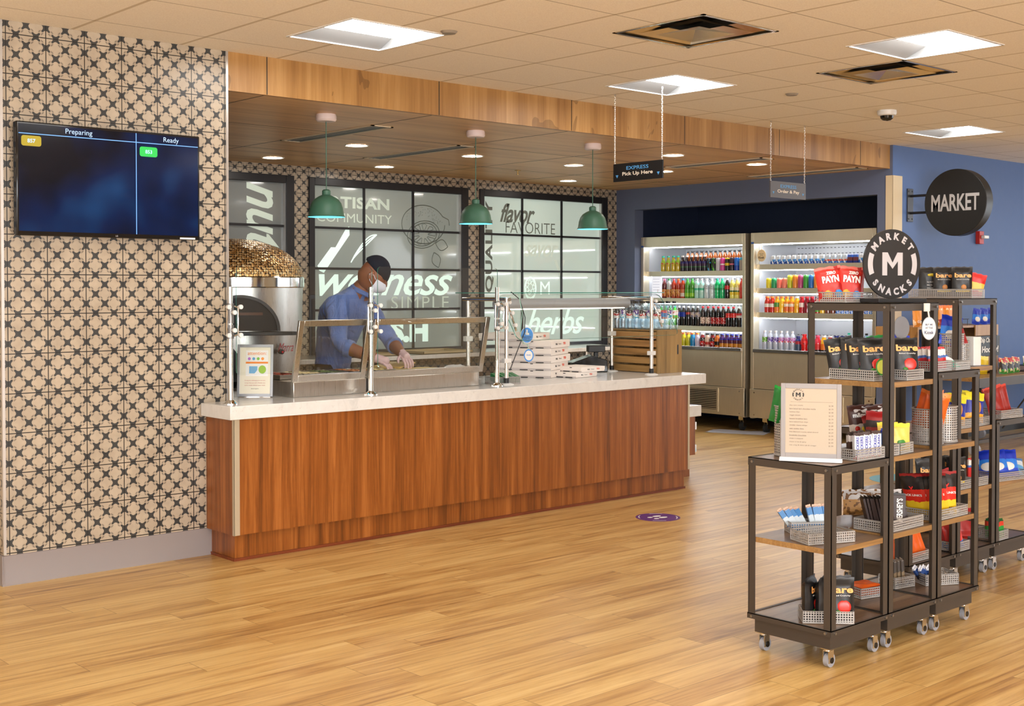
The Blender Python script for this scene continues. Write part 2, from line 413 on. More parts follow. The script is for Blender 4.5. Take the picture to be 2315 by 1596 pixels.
# tiled pillar
struct('wall_left', M().box(2.305, 3.56, YP, YB, 0, CZ), TILE, smooth=0)
struct('trim_2', M().box(2.298, 2.312, YP - .006, YP + .01, .155, CZ).box(3.552, 3.566, YP - .006, YP + .01, .86, CZ), mat('aluminium_edge', (.6, .58, .56), .3, .8), smooth=0)
bb = M().prism([(0, 0), (.012, 0), (.006, .012), (.006, .15), (0, .152)], (2.29, YP - .0, 0), (0, -1, 0), (0, 0, 1), (1.16, 0, 0))
bb.prism([(0, 0), (.012, 0), (.006, .012), (.006, .15), (0, .152)], (2.302, YP - .01, 0), (-1, 0, 0), (0, 0, 1), (0, 3, 0))
struct('baseboard_left', bb, mat('grey_rubber_base', lin((142, 132, 130)), .42), smooth=30)
# back wall with three windows (glass between x ranges)
wins = [(4.40, 6.18), (6.34, 8.243), (8.397, 10.29)]; z0w, z1w = .80, 2.517
bw = M(); xs = [3.5] + [v for w in wins for v in w] + [XC + .1]
for a, b_ in zip(xs[0::2], xs[1::2]): bw.box(a, b_, YB, YB + .18, z0w, z1w)
bw.box(3.5, XC + .1, YB, YB + .18, 0, z0w).box(3.5, XC + .1, YB, YB + .18, z1w, 2.9)
struct('wall_back', bw, TILE, smooth=0)
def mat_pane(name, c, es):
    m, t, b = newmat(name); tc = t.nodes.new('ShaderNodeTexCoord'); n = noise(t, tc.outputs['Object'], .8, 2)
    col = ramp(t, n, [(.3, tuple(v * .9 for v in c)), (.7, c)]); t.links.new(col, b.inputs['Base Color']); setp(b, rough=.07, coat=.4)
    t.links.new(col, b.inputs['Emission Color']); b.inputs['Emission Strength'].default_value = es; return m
PANES = [mat_pane('frosted_pane_dim', lin((120, 124, 122)), .06), mat_pane('frosted_pane_mid', lin((140, 147, 140)), .17), mat_pane('frosted_pane_bright', lin((172, 186, 176)), .29)]  # daylight behind the glass is put into each pane's colour and glow
PALE = mat('pale_film_lettering', lin((196, 216, 204)), .4, 0, lin((206, 228, 216)), .36); GREY = mat('grey_film_lettering', lin((112, 120, 112)), .5); PALE2 = mat('faint_film_lettering', lin((176, 186, 172)), .4, 0, lin((176, 186, 172)), .24)  # pale and faint films carry an added glow to look brighter
WND = []
for k, (a, b_) in enumerate(wins):
    f = M(); fw = .06
    f.box(a, a + fw, YB - .02, YB + .12, z0w, z1w).box(b_ - fw - .025, b_, YB - .02, YB + .12, z0w, z1w)
    f.box(a + fw, b_ - fw - .025, YB - .02, YB + .12, z1w - fw - .01, z1w).box(a + fw, b_ - fw - .025, YB - .02, YB + .12, z0w, z0w + .11)
    w = struct('window_%d' % (k + 1), f, BLKF, bev=.004)
    ia, ib = a + fw, b_ - fw - .025
    mu = M()
    if k:
        for x in ((6.976, 7.563) if k == 1 else (9.019, 9.601)): mu.box(x - .011, x + .011, YB + .015, YB + .045, z0w + .11, z1w - .07)
    for z in (2.06, 1.68, 1.292): mu.box(ia, ib, YB + .015, YB + .045, z - .011, z + .011)
    ob('muntin', mu, BLKF, w)
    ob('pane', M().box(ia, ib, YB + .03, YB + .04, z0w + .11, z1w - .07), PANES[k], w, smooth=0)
    ob('edge_strip', M().box(ib - .006, ib, YB - .004, YB + .03, z0w + .11, z1w - .07), mat('aluminium_edge', (.6, .58, .56), .3, .8), w)
    WND.append(w)
R_, U_ = (1, 0, 0), (0, 0, 1); yw = YB + .0295
def wt(k, s, x, z, w, h, m, **kk): return text(s, (x, yw, z), kk.pop('r', R_), kk.pop('u', U_), m, WND[k], w, h, depth=.001, **kk)
wt(0, 'nut', 5.88, 2.13, .62, .34, PALE2, r=(0, 0, -1), u=(1, 0, 0), shear=.35, bold=.02)
wt(1, 'ARTISAN', 6.86, 2.305, .84, .11, PALE2, bold=.035, space=1.05)
wt(1, 'COMMUNITY', 6.88, 2.16, .86, .085, PALE2)
wt(1, 'wellness', 7.27, 1.575, 1.60, .30, PALE, shear=.4, bold=.012, space=.93)
wt(1, 'SIMPLE', 7.66, 1.355, .72, .125, PALE2, bold=-.006, space=1.15)
wt(1, 'S.H', 7.52, 1.075, .47, .22, PALE, bold=.06)
wt(2, 'QUALITY', 8.565, 1.93, .95, .115, GREY, r=(0, 0, 1), u=(-1, 0, 0), bold=.03, space=1.05)
wt(2, 'flavor', 8.96, 2.29, .50, .20, GREY, shear=.4, bold=.02, space=.92)
wt(2, 'FAVORITE', 9.15, 2.14, .72, .12, GREY, bold=-.008)
wt(2, 'savor', 9.31, 1.90, .50, .13, PALE2, shear=.4, bold=.015, space=.92)
wt(2, 'M', 9.36, 1.50, .14, .14, PALE); wt(2, 'herbs', 9.52, 1.135, .88, .28, PALE, shear=.4, bold=.01, space=.95)
wt(2, 'V', 9.58, 1.72, .17, .17, PALE2, bold=.03)
# drawings on the glass: knife, leaf, lemon, rosette
kn = M().prism([(0, 0), (.05, -.02), (.34, .34), (.335, .42), (.30, .40), (.18, .22), (.13, .22), (-.02, .045)], (6.475, yw, 1.66), R_, U_, (0, -.001, 0))
ob('knife_drawing', kn, PALE, WND[1], smooth=0)
def stroke(m, pts, r=.006, y=yw): return m.tube([(a, y, b) for a, b in pts], r, 4)
lf = M()
for off in (.0, .035, .07): stroke(lf, [(6.83 + .30 * s_ + off * math.sin(PI * s_) * .4, 1.74 + .27 * s_ ** .8 + (off + .02) * math.sin(PI * s_) * 1.1 - .03 * math.sin(PI * s_)) for s_ in [i / 10 for i in range(11)]], .006)
ob('leaf_drawing', lf, PALE, WND[1])
lm = M(); C1 = (7.70, 2.13)
stroke(lm, [(C1[0] + .27 * math.cos(a) + (.06 if abs(a - .2) < .25 else 0), C1[1] + .19 * math.sin(a)) for a in [2 * PI * i / 40 for i in range(41)]], .0045)
C2 = (7.70, 2.03)
for r in (1, .84): stroke(lm, [(C2[0] + .20 * r * math.cos(a), C2[1] + .135 * r * math.sin(a) + .02 * math.cos(a)) for a in [2 * PI * i / 36 for i in range(37)]], .004)
for i in range(9):
    a = 2 * PI * i / 9 + .1; q = [(.3, -.1), (.72, -.22), (.8, 0), (.72, .22), (.3, .1), (.3, -.1)]
    stroke(lm, [(C2[0] + .2 * d * math.cos(a + e), C2[1] + .135 * d * math.sin(a + e)) for d, e in q], .003)
for i in range(70):
    a, r = random.uniform(.1, 3.0), random.uniform(.45, .95); lm.box(C1[0] + .27 * r * math.cos(a) - .003, C1[0] + .27 * r * math.cos(a) + .003, yw - .001, yw, C1[1] + .19 * r * math.sin(a) - .003, C1[1] + .19 * r * math.sin(a) + .003)
for cx, cz, an in ((7.93, 1.93, -.2), (7.86, 1.78, -1.2)):
    for sg in (1, -1): stroke(lm, [(cx + .16 * (s_ - .5) * math.cos(an) - sg * .055 * math.sin(PI * s_) * math.sin(an), cz + .16 * (s_ - .5) * math.sin(an) + sg * .055 * math.sin(PI * s_) * math.cos(an)) for s_ in [i / 10 for i in range(11)]], .004)
ob('lemon_drawing', lm, GREY, WND[1])
rs = M()
for r in (1, .88): stroke(rs, [(9.145 + .085 * r * math.cos(a), 1.50 + .12 * r * math.sin(a)) for a in [2 * PI * i / 30 for i in range(31)]], .004)
for i in range(7):
    a = 2 * PI * i / 7; stroke(rs, [(9.145 + .05 * math.cos(a) + .02 * math.cos(b), 1.51 + .055 * math.sin(a) + .022 * math.sin(b)) for b in [2 * PI * j / 10 for j in range(11)]], .003)
ob('rosette_drawing', rs, PALE, WND[2])
# cooler wall with alcove (opening y 6.49..9.56, z 0..2.38)
cw = M().box(XC, XC + .14, 9.56, YB + .1, 0, WZ + .1).box(XC, XC + .14, YM + .003, 6.49, 0, CZ).box(XC, XC + .14, 6.49, 9.56, 2.375, WZ + .1)
struct('wall_right', cw, BLUEW_DIM, smooth=0)
am = M().box(XC + .14, 11.6, 9.56, 9.62, 0, 2.6).box(XC + .14, 11.6, YM + .12, 6.49, 0, 2.6).box(11.55, 11.62, 6.4, 9.62, 0, 2.6).box(XC + .14, 11.6, 6.4, 9.62, 2.55, 2.62)
struct('wall_alcove', am, NAVY, smooth=0)
struct('wall_market', M().box(XC + .003, 16, YM, YM + .12, 0, CZ), BLUEW, smooth=0)
struct('trim_3', M().box(XC - .006, XC + .16, YM - .006, YM, 0, 2.546).box(XC - .006, XC, YM - .006, YM + .07, 0, 2.546), GUARD, bev=.002)
struct('baseboard_market', M().box(XC + .16, 16, YM - .01, YM, 0, .1), BLKF)
# rest of the shell behind and beside the camera
struct('wall_front', M().box(-3.2, 16, -4.3, -4.2, 0, CZ + .1), CREAM, smooth=0)
struct('wall_side', M().box(-3.3, -3.2, -4.3, YB, 0, CZ + .1).box(-3.2, 2.3, YP + 1.2, YP + 1.3, 0, CZ + .1), CREAM, smooth=0)
struct('wall_far', M().box(16, 16.1, -4.3, YM + .1, 0, CZ + .1), BLUEW, smooth=0)
DAY = mat('daylit_glass', (.5, .6, .7), .3, 0, (.92, .95, 1), 7)
FAR_FILL = mat('far_fill_glow', (.5, .6, .7), .3, 0, (.88, .93, 1), 1.3)
SIDE_FILL = mat('side_fill_glow', (.5, .6, .7), .3, 0, (.95, .97, 1), 1.8)
for n_, (a, b_) in enumerate([(-2.9, .6), (1.0, 4.4)]):
    w = struct('window_%d' % (n_ + 4), M().box(a - .06, b_ + .06, -4.2, -4.15, .5, .56).box(a - .06, b_ + .06, -4.2, -4.15, 2.3, 2.36).box(a - .06, a, -4.2, -4.15, .5, 2.36).box(b_, b_ + .06, -4.2, -4.15, .5, 2.36).box((a + b_) / 2 - .03, (a + b_) / 2 + .03, -4.2, -4.15, .5, 2.36), BLKF)
    ob('pane', M().box(a, b_, -4.195, -4.18, .56, 2.3), DAY, w, smooth=0)

w = struct('window_8', M().box(15.95, 16, -2.56, 5.06, .3, .36).box(15.95, 16, -2.56, 5.06, 2.6, 2.66).box(15.95, 16, -2.56, -2.5, .3, 2.66).box(15.95, 16, 5.0, 5.06, .3, 2.66), BLKF)  # unseen glowing window added to light the far ceiling and floor
ob('pane', M().box(15.98, 15.995, -2.5, 5.0, .36, 2.6), FAR_FILL, w, smooth=0)
for n_, (a, b_) in enumerate([(-3.6, .4), (1.2, 5.2)]):  # unseen side windows, added with a glow to brighten the ceiling
    w = struct('window_%d' % (n_ + 6), M().box(-3.2, -3.15, a - .06, b_ + .06, .5, .56).box(-3.2, -3.15, a - .06, b_ + .06, 2.3, 2.36).box(-3.2, -3.15, a - .06, a, .5, 2.36).box(-3.2, -3.15, b_, b_ + .06, .5, 2.36).box(-3.2, -3.15, (a + b_) / 2 - .03, (a + b_) / 2 + .03, .5, 2.36), BLKF)
    ob('pane', M().box(-3.195, -3.18, a, b_, .56, 2.3), SIDE_FILL, w, smooth=0)

# ---------------------------------------------------------------- ceiling fittings
def troffer(x, y, label):
    t = thing('ceiling_light', label, 'ceiling light', (x, y, CZ), 0, 'square recessed ceiling lights'); h = P_ / 2
    fr = M()
    for s_ in (-1, 1):
        fr.box(min(s_ * h, s_ * (h - .014)), max(s_ * h, s_ * (h - .014)), -h, h, -.004, .004); fr.box(-h, h, min(s_ * h, s_ * (h - .014)), max(s_ * h, s_ * (h - .014)), -.004, .004)
    ob('frame', fr, WHITEM, t)
    pan = M()
    for s_ in (-1, 1):
        pan.quad((-h + .01, s_ * (h - .01), .0), (h - .01, s_ * (h - .01), .0), (h - .01, s_ * .13, .07), (-h + .01, s_ * .13, .07))
    pan.box(-h, h, -h, h, .10, .105)
    for s_ in (-1, 1): pan.box(min(s_ * h, s_ * (h - .008)), max(s_ * h, s_ * (h - .008)), -h, h, 0, .10); pan.box(-h, h, min(s_ * h, s_ * (h - .008)), max(s_ * h, s_ * (h - .008)), 0, .10)
    ob('reflector_pan', pan, mat('white_reflector', (.24, .24, .24), .5), t, smooth=0)
    ls = M(); n = 10; v = []
    for i in range(n + 1):
        a = PI * i / n; yy, zz = -.135 * math.cos(a), .07 - .055 * math.sin(a)
        v += [(-h + .012, yy, zz), (h - .012, yy, zz)]
    ls.add(v, [(2 * i, 2 * i + 2, 2 * i + 3, 2 * i + 1) for i in range(n)])
    ob('lens', ls, LENS, t); return t
def snap(p):
    i, j = cell(*p); return (GX + (i + .5) * P_, GY + (j + .5) * P_)
ll = ['square recessed light nearest the tiled pillar, cut by the top edge', '']
first = {0: 'square recessed light behind the hanging pick-up sign chains, middle of the ceiling', 1: 'small far square recessed light above the round wall sign', 2: 'square recessed light above the tiled pillar end, cut by the top of the photo',
         3: 'square recessed light at the right edge of the photo beside the chrome air diffuser'}
T0 = None
for k, p in enumerate(lights):
    x, y = snap(p); lb = first.get(k, 'unseen square recessed ceiling light added to light the hall behind and beside the viewpoint')
    T0 = troffer(x, y, lb) if T0 is None else dup(T0, (x, y, CZ), 0, lb)
CHR = mat_steel('mirror_diffuser', (.74, .66, .52), .2, (3, 3, 3))
for k, p in enumerate(diffs):
    x, y = snap(p); t = thing('air_diffuser', ['chrome square air diffuser nearer the top centre', 'chrome square air diffuser at right below the cut-off light'][k], 'air vent', (x, y, CZ), 0, 'square air diffusers'); h = P_ / 2
    fr = M()
    for s_ in (-1, 1): fr.box(min(s_ * h, s_ * (h - .02)), max(s_ * h, s_ * (h - .02)), -h, h, -.004, .004); fr.box(-h, h, min(s_ * h, s_ * (h - .02)), max(s_ * h, s_ * (h - .02)), -.004, .004)
    ob('frame', fr, CHR, t)
    for q, (ro, ri, zo, zi) in enumerate(((.30, .20, .002, .055), (.215, .13, -.008, .03), (.145, .004, -.014, .012))):
        cn = M(); v = [(sx * r, sy * r, z) for r, z in ((ro, zo), (ri, zi)) for sx, sy in ((-1, -1), (1, -1), (1, 1), (-1, 1))]
        cn.add(v, [(i, (i + 1) % 4, (i + 1) % 4 + 4, i + 4) for i in range(4)]); cn.add(v[4:], [(0, 1, 2, 3)]) if q == 2 else None
        ob('cone', cn, CHR, t, smooth=0)
    ob('plenum', M().box(-h, h, -h, h, .12, .125).box(-h, -h + .01, -h, h, 0, .12).box(h - .01, h, -h, h, 0, .12).box(-h, h, -h, -h + .01, 0, .12).box(-h, h, h - .01, h, 0, .12), mat('dark_plenum', (.10, .08, .055), .6), t, smooth=0)
for (x, y, l) in ((4.147, 5.099, 'small round sprinkler cover plate near the top-left light'), (7.212, 5.147, 'small round sprinkler cover plate right of the middle light')):
    ob_ = ob('concealed_sprinkler', M().lathe([(.0, -.012), (.035, -.012), (.045, 0)], 24, (x, y, CZ), cap=False), mat('cap_metal', (.35, .3, .24), .4, .3)); tag(ob_, l, 'sprinkler')
t = thing('security_camera', 'white dome security camera on the tile ceiling', 'camera', (8.419, 5.152, CZ))
ob('housing', M().lathe([(.07, 0), (.072, -.02), (.066, -.035), (.05, -.04)], 28, cap=False), WHITEM, t)
ob('dome', M().lathe([(.05, -.04), (.046, -.058), (.03, -.072), (.0, -.078)], 24, cap=False), DGLOSS, t)
pts = [((5.675, 8.12), 'nearer the first green pendant'), ((5.67, 9.35), 'above the dome oven'), ((6.85, 9.36), 'above the middle window, by the back wall'), ((6.85, 8.11), 'beside the second green pendant'), ((8.06, 6.94), 'right of the pick-up sign'), ((8.04, 8.1), 'above the right window'), ((9.15, 9.3), 'above the right window corner'), ((9.2, 6.94), 'over the drinks coolers'), ((9.1, 7.95), 'partly hidden by the pick-up sign')]
D0 = None
for (x, y), l in pts:
    lb = 'round recessed downlight in the wood ceiling, ' + l
    if D0 is None:
        D0 = thing('downlight', lb, 'downlight', (x, y, WZ), 0, 'round downlights in the wood ceiling')
        ob('trim_ring', M().lathe([(.078, -.001), (.09, -.006), (.098, -.001)], 32, cap=False), WHITEM, D0)
        ob('lens', M().lathe([(.0, -.0025), (.078, -.0025)], 28, cap=False), DLENS, D0)
    else: dup(D0, (x, y, WZ), 0, lb)
slots = [(5.14, 7.04, 8.22, 'nearest the tiled pillar'), (6.34, 7.57, 8.85, 'between the first two pendants'), (8.85, 6.56, 7.66, 'right of the pick-up sign'), (10.2, 6.49, 7.75, 'along the blue cooler wall')]
for x, y0, y1, l in slots:
    t = thing('slot_vent', 'long white linear slot vent in the wood ceiling, ' + l, 'air vent', (x, (y0 + y1) / 2, WZ), 0, 'linear slot vents'); L = (y1 - y0) / 2
    fr = M().box(-.09, -.07, -L, L, -.006, 0).box(.07, .09, -L, L, -.006, 0).box(-.09, .09, -L, -L + .02, -.006, 0).box(-.09, .09, L - .02, L, -.006, 0)
    ob('frame', fr, mat('vent_frame', lin((214, 196, 168)), .5), t)
    ob('slot', M().box(-.07, .07, -L + .02, L - .02, -.002, -.0005), BLACK, t)
    ob('blade', M().box(-.04, -.03, -L + .02, L - .02, -.004, -.001).box(-.005, .003, -L + .02, L - .02, -.004, -.001), mat('vent_blade', (.4, .38, .35), .5), t)
GREEN = mat('green_lamp_paint', lin((62, 104, 84)), .45); PINKW = mat('canopy_white', lin((226, 208, 204)), .45)
pl = [(4.53, 'leftmost, above the prep case'), (5.79, 'in the middle, between two windows'), (6.975, 'rightmost, in front of the bright window')]
P0 = None
for x, l in pl:
    lb = 'green bell pendant lamp, ' + l
    if P0 is None:
        P0 = thing('pendant_lamp', lb, 'pendant lamp', (x, 6.82, WZ), 0, 'green bell pendants above the counter')
        ob('canopy', M().lathe([(.062, 0), (.066, -.012), (.066, -.035), (.058, -.046), (.0, -.047)], 32, cap=False), PINKW, P0)
        ob('cord', M().cyl((0, 0, -.045), (0, 0, -.485), .0032, n=8), GREEN, P0)
        sh = ob('lamp_shade', M().lathe([(.004, -.48), (.018, -.482), (.027, -.49), (.0275, -.512), (.026, -.516), (.05, -.527), (.078, -.545), (.096, -.57), (.106, -.60), (.113, -.645), (.121, -.657), (.119, -.659), (.109, -.645), (.10, -.60), (.088, -.565), (.05, -.535), (.01, -.525)], 40, cap=False), GREEN, P0)
        ob('inner_glow_ring', M().lathe([(.118, -.6585), (.112, -.655), (.0, -.652)], 40, cap=False), mat('cyan_lamp_glow', lin((120, 210, 230)), .4, 0, lin((80, 200, 235)), 1.2), P0, label='pale cyan opening under the shade')
    else: dup(P0, (x, 6.82, WZ), 0, lb)
sp = thing('sprinkler_head', 'small brass sprinkler head in the wood ceiling between pendants', 'sprinkler', (8.0, 8.81, WZ))
ob('escutcheon', M().lathe([(.03, 0), (.028, -.006), (.0, -.008)], 16, cap=False), mat('brass', (.6, .4, .15), .3, 1), sp)
ob('deflector', M().cyl((0, 0, -.005), (0, 0, -.04), .006).cyl((0, 0, -.04), (0, 0, -.043), .016), mat('brass', (.6, .4, .15), .3, 1), sp)
# hanging signs
CHAIN = mat('chain_steel', (.6, .58, .55), .25, 1); SBLUE = mat('sign_blue_ink', lin((90, 165, 225)), .5); SCREAM = mat('sign_cream_ink', lin((238, 226, 208)), .5)
def chain(p0, p1):
    m = M(); p0, p1 = Vector(p0), Vector(p1); L = (p1 - p0).length; n = int(L / .014)
    for i in range(n):
        c = p0.lerp(p1, (i + .5) / n); s_ = i % 2
        r = [Vector((math.cos(a) * .0042 * (1 - s_), math.cos(a) * .0042 * s_, math.sin(a) * .0095)) for a in [2 * PI * j / 8 for j in range(9)]]
        m.tube([c + q for q in r], .0014, 4)
    m.cyl(p0 + Vector((0, 0, .0)), p0 - Vector((0, 0, .012)), .006, n=8); return m
def hsign(label, c, r, n, w, z0, z1, l2, board, loc):
    r, n = Vector(r), Vector(n); t = thing('hanging_sign', label, 'sign', loc)
    c = Vector(c) - Vector(loc); c.z = 0; h = z1 - z0; cz = (z0 + z1) / 2 - loc[2]
    b = M(); a = r * w / 2; o = c + Vector((0, 0, cz))
    b.prism([(-w / 2, -h / 2), (w / 2, -h / 2), (w / 2, h / 2), (-w / 2, h / 2)], o - n * .006, r, (0, 0, 1), n * .012)
    ob('board', b, board, t, smooth=0)
    for s_ in (-1, 1): ob('chain', chain(c + a * s_ * .96 + Vector((0, 0, CZ - loc[2] - .001)), c + a * s_ * .96 + Vector((0, 0, z1 - loc[2]))), CHAIN, t)
    f = o + n * .0062; up = (0, 0, 1)
    text('EXPRESS', f + Vector((0, 0, h * .22)), r, up, SBLUE, t, w * .45, h * .2, bold=.01)
    text(l2, f + Vector((0, 0, -h * .12)), r, up, SCREAM, t, w * .62, h * .26, bold=.025)
    for s_ in (-1, 1): ob('arrow_mark', M().prism([(-.012, .008), (.012, .008), (0, -.012)], f + r * s_ * w * .42 + Vector((0, 0, -h * .2)), r, up, n * .001), SBLUE, t, smooth=0)
    return t
hsign('black hanging sign reading Pick Up Here on two chains', (6.325, 5.757, 0), (0, -1, 0), (-1, 0, 0), .446, 2.224, 2.346, 'Pick Up Here', BLACK, (6.325, 5.757, 2.35))
hsign('grey hanging sign reading Order and Pay on two chains, further back', (8.457, 6.07, 0), (1, 0, 0), (0, -1, 0), .476, 2.22, 2.35, 'Order & Pay', mat('sign_grey', lin((92, 90, 94)), .35), (8.457, 6.07, 2.35))
# round MARKET blade sign on the blue wall
t = thing('round_wall_sign', 'large round black sign reading MARKET on a wall bracket', 'sign', (10.745, YM, 2.28))
ob('wall_bracket', M().box(-.05, .05, -.012, 0, -.155, .155), mat('bracket_metal', (.06, .06, .065), .35, .6), t, bev=.002)
for a_ in (-1, 1):
    for b_ in (-1, 1): ob('bracket_bolt', M().cyl((.03 * a_, -.015, .13 * b_), (.03 * a_, -.010, .13 * b_), .008), BLACK, t)
for z in (.085, -.075): ob('bracket_arm', M().cyl((0, 0, z), (0, -.25, z), .012), BLACK, t)
ob('disc', M().cyl((-.06, -.495, .0), (.06, -.495, .0), .305, n=72), mat('sign_black', (.012, .012, .012), .38, .2), t, bev=.004)
text('MARKET', (-.061, -.495, 0), (0, -1, 0), (0, 0, 1), SILV, t, .47, .155, bold=.022, space=.97)
t = thing('fire_alarm_strobe', 'red fire alarm strobe on the blue wall under the round sign', 'fire alarm', (12.05, YM, 2.01))
ob('backplate', M().box(-.045, .045, -.045, 0, -.065, .065), mat('alarm_red', lin((190, 40, 28)), .4), t, bev=.004)
ob('strobe_lens', M().box(-.02, .075, -.085, -.045, -.012, .022), mat('strobe_clear', (.75, .75, .72), .15), t, bev=.006)
# television on the tiled pillar
t = thing('television', 'black wall television showing an order status screen', 'television', (2.85, YP, 2.04), rot=(math.radians(0), 0, 0))
ob('wall_mount', M().box(-.2, .2, -.03, 0, -.12, .12), BLACK, t)
ob('casing', M().box(-.5, .5, -.075, -.03, -.284, .284).box(-.3, .3, -.04, -.02, -.2, .2), DGLOSS, t, bev=.006)
def mat_screen():
    m, t_, b = newmat('tv_screen'); tc, x, y, z = coords(t_); b.inputs['Base Color'].default_value = (.002, .003, .008, 1); setp(b, rough=.12, spec=.25)
    n = noise(t_, tc.outputs['Object'], 2.2, 2, .5); c = ramp(t_, n, [(.42, (.0, .001, .004)), (.55, (.001, .012, .06)), (.70, (.008, .06, .18))])  # blue emission noise stands in for windows reflected in the screen
    t_.links.new(c, b.inputs['Emission Color']); b.inputs['Emission Strength'].default_value = .4; return m
ob('screen', M().box(-.488, .488, -.0765, -.075, -.262, .272), mat_screen(), t, smooth=0)
BL = mat('screen_line', (0, 0, 0), .4, 0, lin((120, 175, 240)), .6); WT = mat('screen_text', (0, 0, 0), .4, 0, lin((190, 215, 245)), .6)
ob('screen_rule', M().box(-.488, .488, -.0775, -.077, .222, .226).box(.128, .132, -.0775, -.077, -.262, .272), BL, t, smooth=0)
text('Preparing', (-.18, -.077, .247), R_, U_, WT, t, None, .034); text('Ready', (.33, -.077, .246), R_, U_, WT, t, None, .034)
def rr(w, h, r=.012, n=5):
    return [(sx * (w / 2 - r) + r * math.cos(a), sy * (h / 2 - r) + r * math.sin(a)) for sx, sy, a0 in ((1, 1, 0), (-1, 1, PI / 2), (-1, -1, PI), (1, -1, 1.5 * PI)) for a in [a0 + PI / 2 * i / n for i in range(n + 1)]]
for cx, cz, c, s_, nm in ((-.425, .188, (178, 152, 30), '857', 'yellow'), (.20, .178, (40, 200, 80), '853', 'green')):
    ob('order_badge', M().prism(rr(.10, .052), (cx, -.0768, cz), R_, U_, (0, -.001, 0)), mat('badge_' + nm, (0, 0, 0), .4, 0, lin(c), .55), t, smooth=0)
    text(s_, (cx, -.0782, cz), R_, U_, WT, t, None, .02, bold=.02)
text('LG', (.02, -.0755, -.274), R_, U_, SILV, t, None, .008, bold=.02)
ob('energy_sticker', M().box(.38, .47, -.0765, -.075, -.281, -.272), PAPER, t, smooth=0)
# floor decals
t = thing('floor_decal', 'purple oval floor sticker with white shoe prints', 'floor sticker', (6.17, 5.435, 0), math.radians(0))
ob('disc', M().cyl((0, 0, 0), (0, 0, .0015), .145, n=48), mat('decal_purple', lin((88, 36, 120)), .4), t)
fp = M()
for sx in (-1, 1):
    c = Vector((sx * .028, .0, .0017))
    fp.add([c + Vector((.020 * math.cos(a) + .0, .035 * math.sin(a) + .02, 0)) for a in [2 * PI * i / 20 for i in range(20)]], [tuple(range(20))])
    fp.add([c + Vector((.016 * math.cos(a), .02 * math.sin(a) - .045, 0)) for a in [2 * PI * i / 16 for i in range(16)]], [tuple(range(16))])
fp.xf(Matrix.Rotation(math.radians(-90), 4, 'Z'))
ob('shoe_prints', fp, PAPER, t, smooth=0)
for a0, a1 in ((.5, 1.2), (1.9, 2.7), (3.6, 4.3), (5.1, 5.8)): ob('ring_mark', disc2(M(), (0, 0, .0008), (1, 0, 0), (0, 1, 0), .128, .128, 14, .001, 0, .95, a0, a1), PAPER, t, smooth=0)
o = ob('floor_decal', M().cyl((8.85, 5.2, 0), (8.85, 5.2, .0015), .3, n=40), mat('decal_teal', lin((96, 160, 176)), .4)); tag(o, 'pale teal round floor sticker seen through the snack racks', 'floor sticker')
# ---------------------------------------------------------------- service counter
CT = .855
t = thing('service_counter', 'long walnut-fronted service counter with a recessed kick plate', 'counter', (3.42, 6.05, 0)); L = Vector((3.42, 6.05, 0))
def rel(m, o=L): return m.xf(Matrix.Translation(-Vector(o)))
ob('front_panel', rel(M().box(3.42, 7.205, 6.05, 6.07, .15, .782)), WALNUT, t, smooth=0)
ob('side_panel', rel(M().box(3.42, 3.44, 6.0701, 6.357, .15, .782)), WALNUT, t, smooth=0)
ob('side_panel', rel(M().box(7.19, 7.21, 6.0701, 6.85, .15, .782)), WALNUT, t, smooth=0)
ob('cabinet_body', rel(M().box(3.57, 7.18, 6.075, 6.85, .15, .78)), mat('cabinet_laminate', lin((120, 90, 60)), .6), t, smooth=0)
ob('corner_trim', rel(M().box(3.417, 3.452, 6.046, 6.051, .15, .782).box(3.415, 3.42, 6.046, 6.062, .15, .782)), mat('pale_metal_trim', lin((196, 182, 156)), .35, .4), t, smooth=0)
ob('corner_trim', rel(M().box(7.197, 7.216, 6.046, 6.08, .15, .782)), mat('pale_metal_trim', (1, 1, 1)), t, smooth=0)
ob('kick_plate', rel(M().box(3.45, 7.215, 6.10, 6.12, 0, .15).box(3.45, 3.47, 6.12, 6.355, 0, .15)), WALNUT, t, smooth=0)
ob('shoe_moulding', rel(M().box(3.442, 7.223, 6.092, 6.10, 0, .016).box(3.442, 3.45, 6.10, 6.355, 0, .016)), mat_wood('dark_moulding', lin((84, 34, 12)), lin((122, 56, 24)), lin((150, 76, 36)), 'X', 2), t, smooth=0)
ctp = M().prism([(3.385, 6.025), (7.38, 6.025), (7.38, 6.95), (3.566, 6.95), (3.566, 6.352), (3.385, 6.352)], (0, 0, .782), (1, 0, 0), (0, 1, 0), (0, 0, .073))
o = ob('countertop', ctp, QUARTZ, bev=.003); tag(o, 'thick white quartz worktop on the long walnut counter', 'worktop')
t = thing('return_cabinet', 'low walnut return cabinet with white top behind the counter end', 'cabinet', (7.28, 6.45, 0)); L2 = (7.28, 6.45, 0)
ob('body', rel(M().box(7.24, 7.765, 6.97, 8.6, .17, .474).box(7.40, 7.765, 6.45, 6.97, .17, .474), L2), WALNUT, t, smooth=0)
ob('top', rel(M().box(7.24, 7.83, 6.97, 8.65, .475, .562).box(7.40, 7.83, 6.44, 6.97, .475, .562), L2), QUARTZ, t, bev=.003)
ob('kick_plate', rel(M().box(7.24, 7.72, 6.99, 8.5, 0, .17).box(7.40, 7.72, 6.47, 6.99, 0, .17), L2), WALNUT, t, smooth=0)
for z in (.22, .40): ob('hinge', rel(M().box(7.765, 7.785, 6.452, 6.50, z - .03, z + .03), L2), CHROME, t)
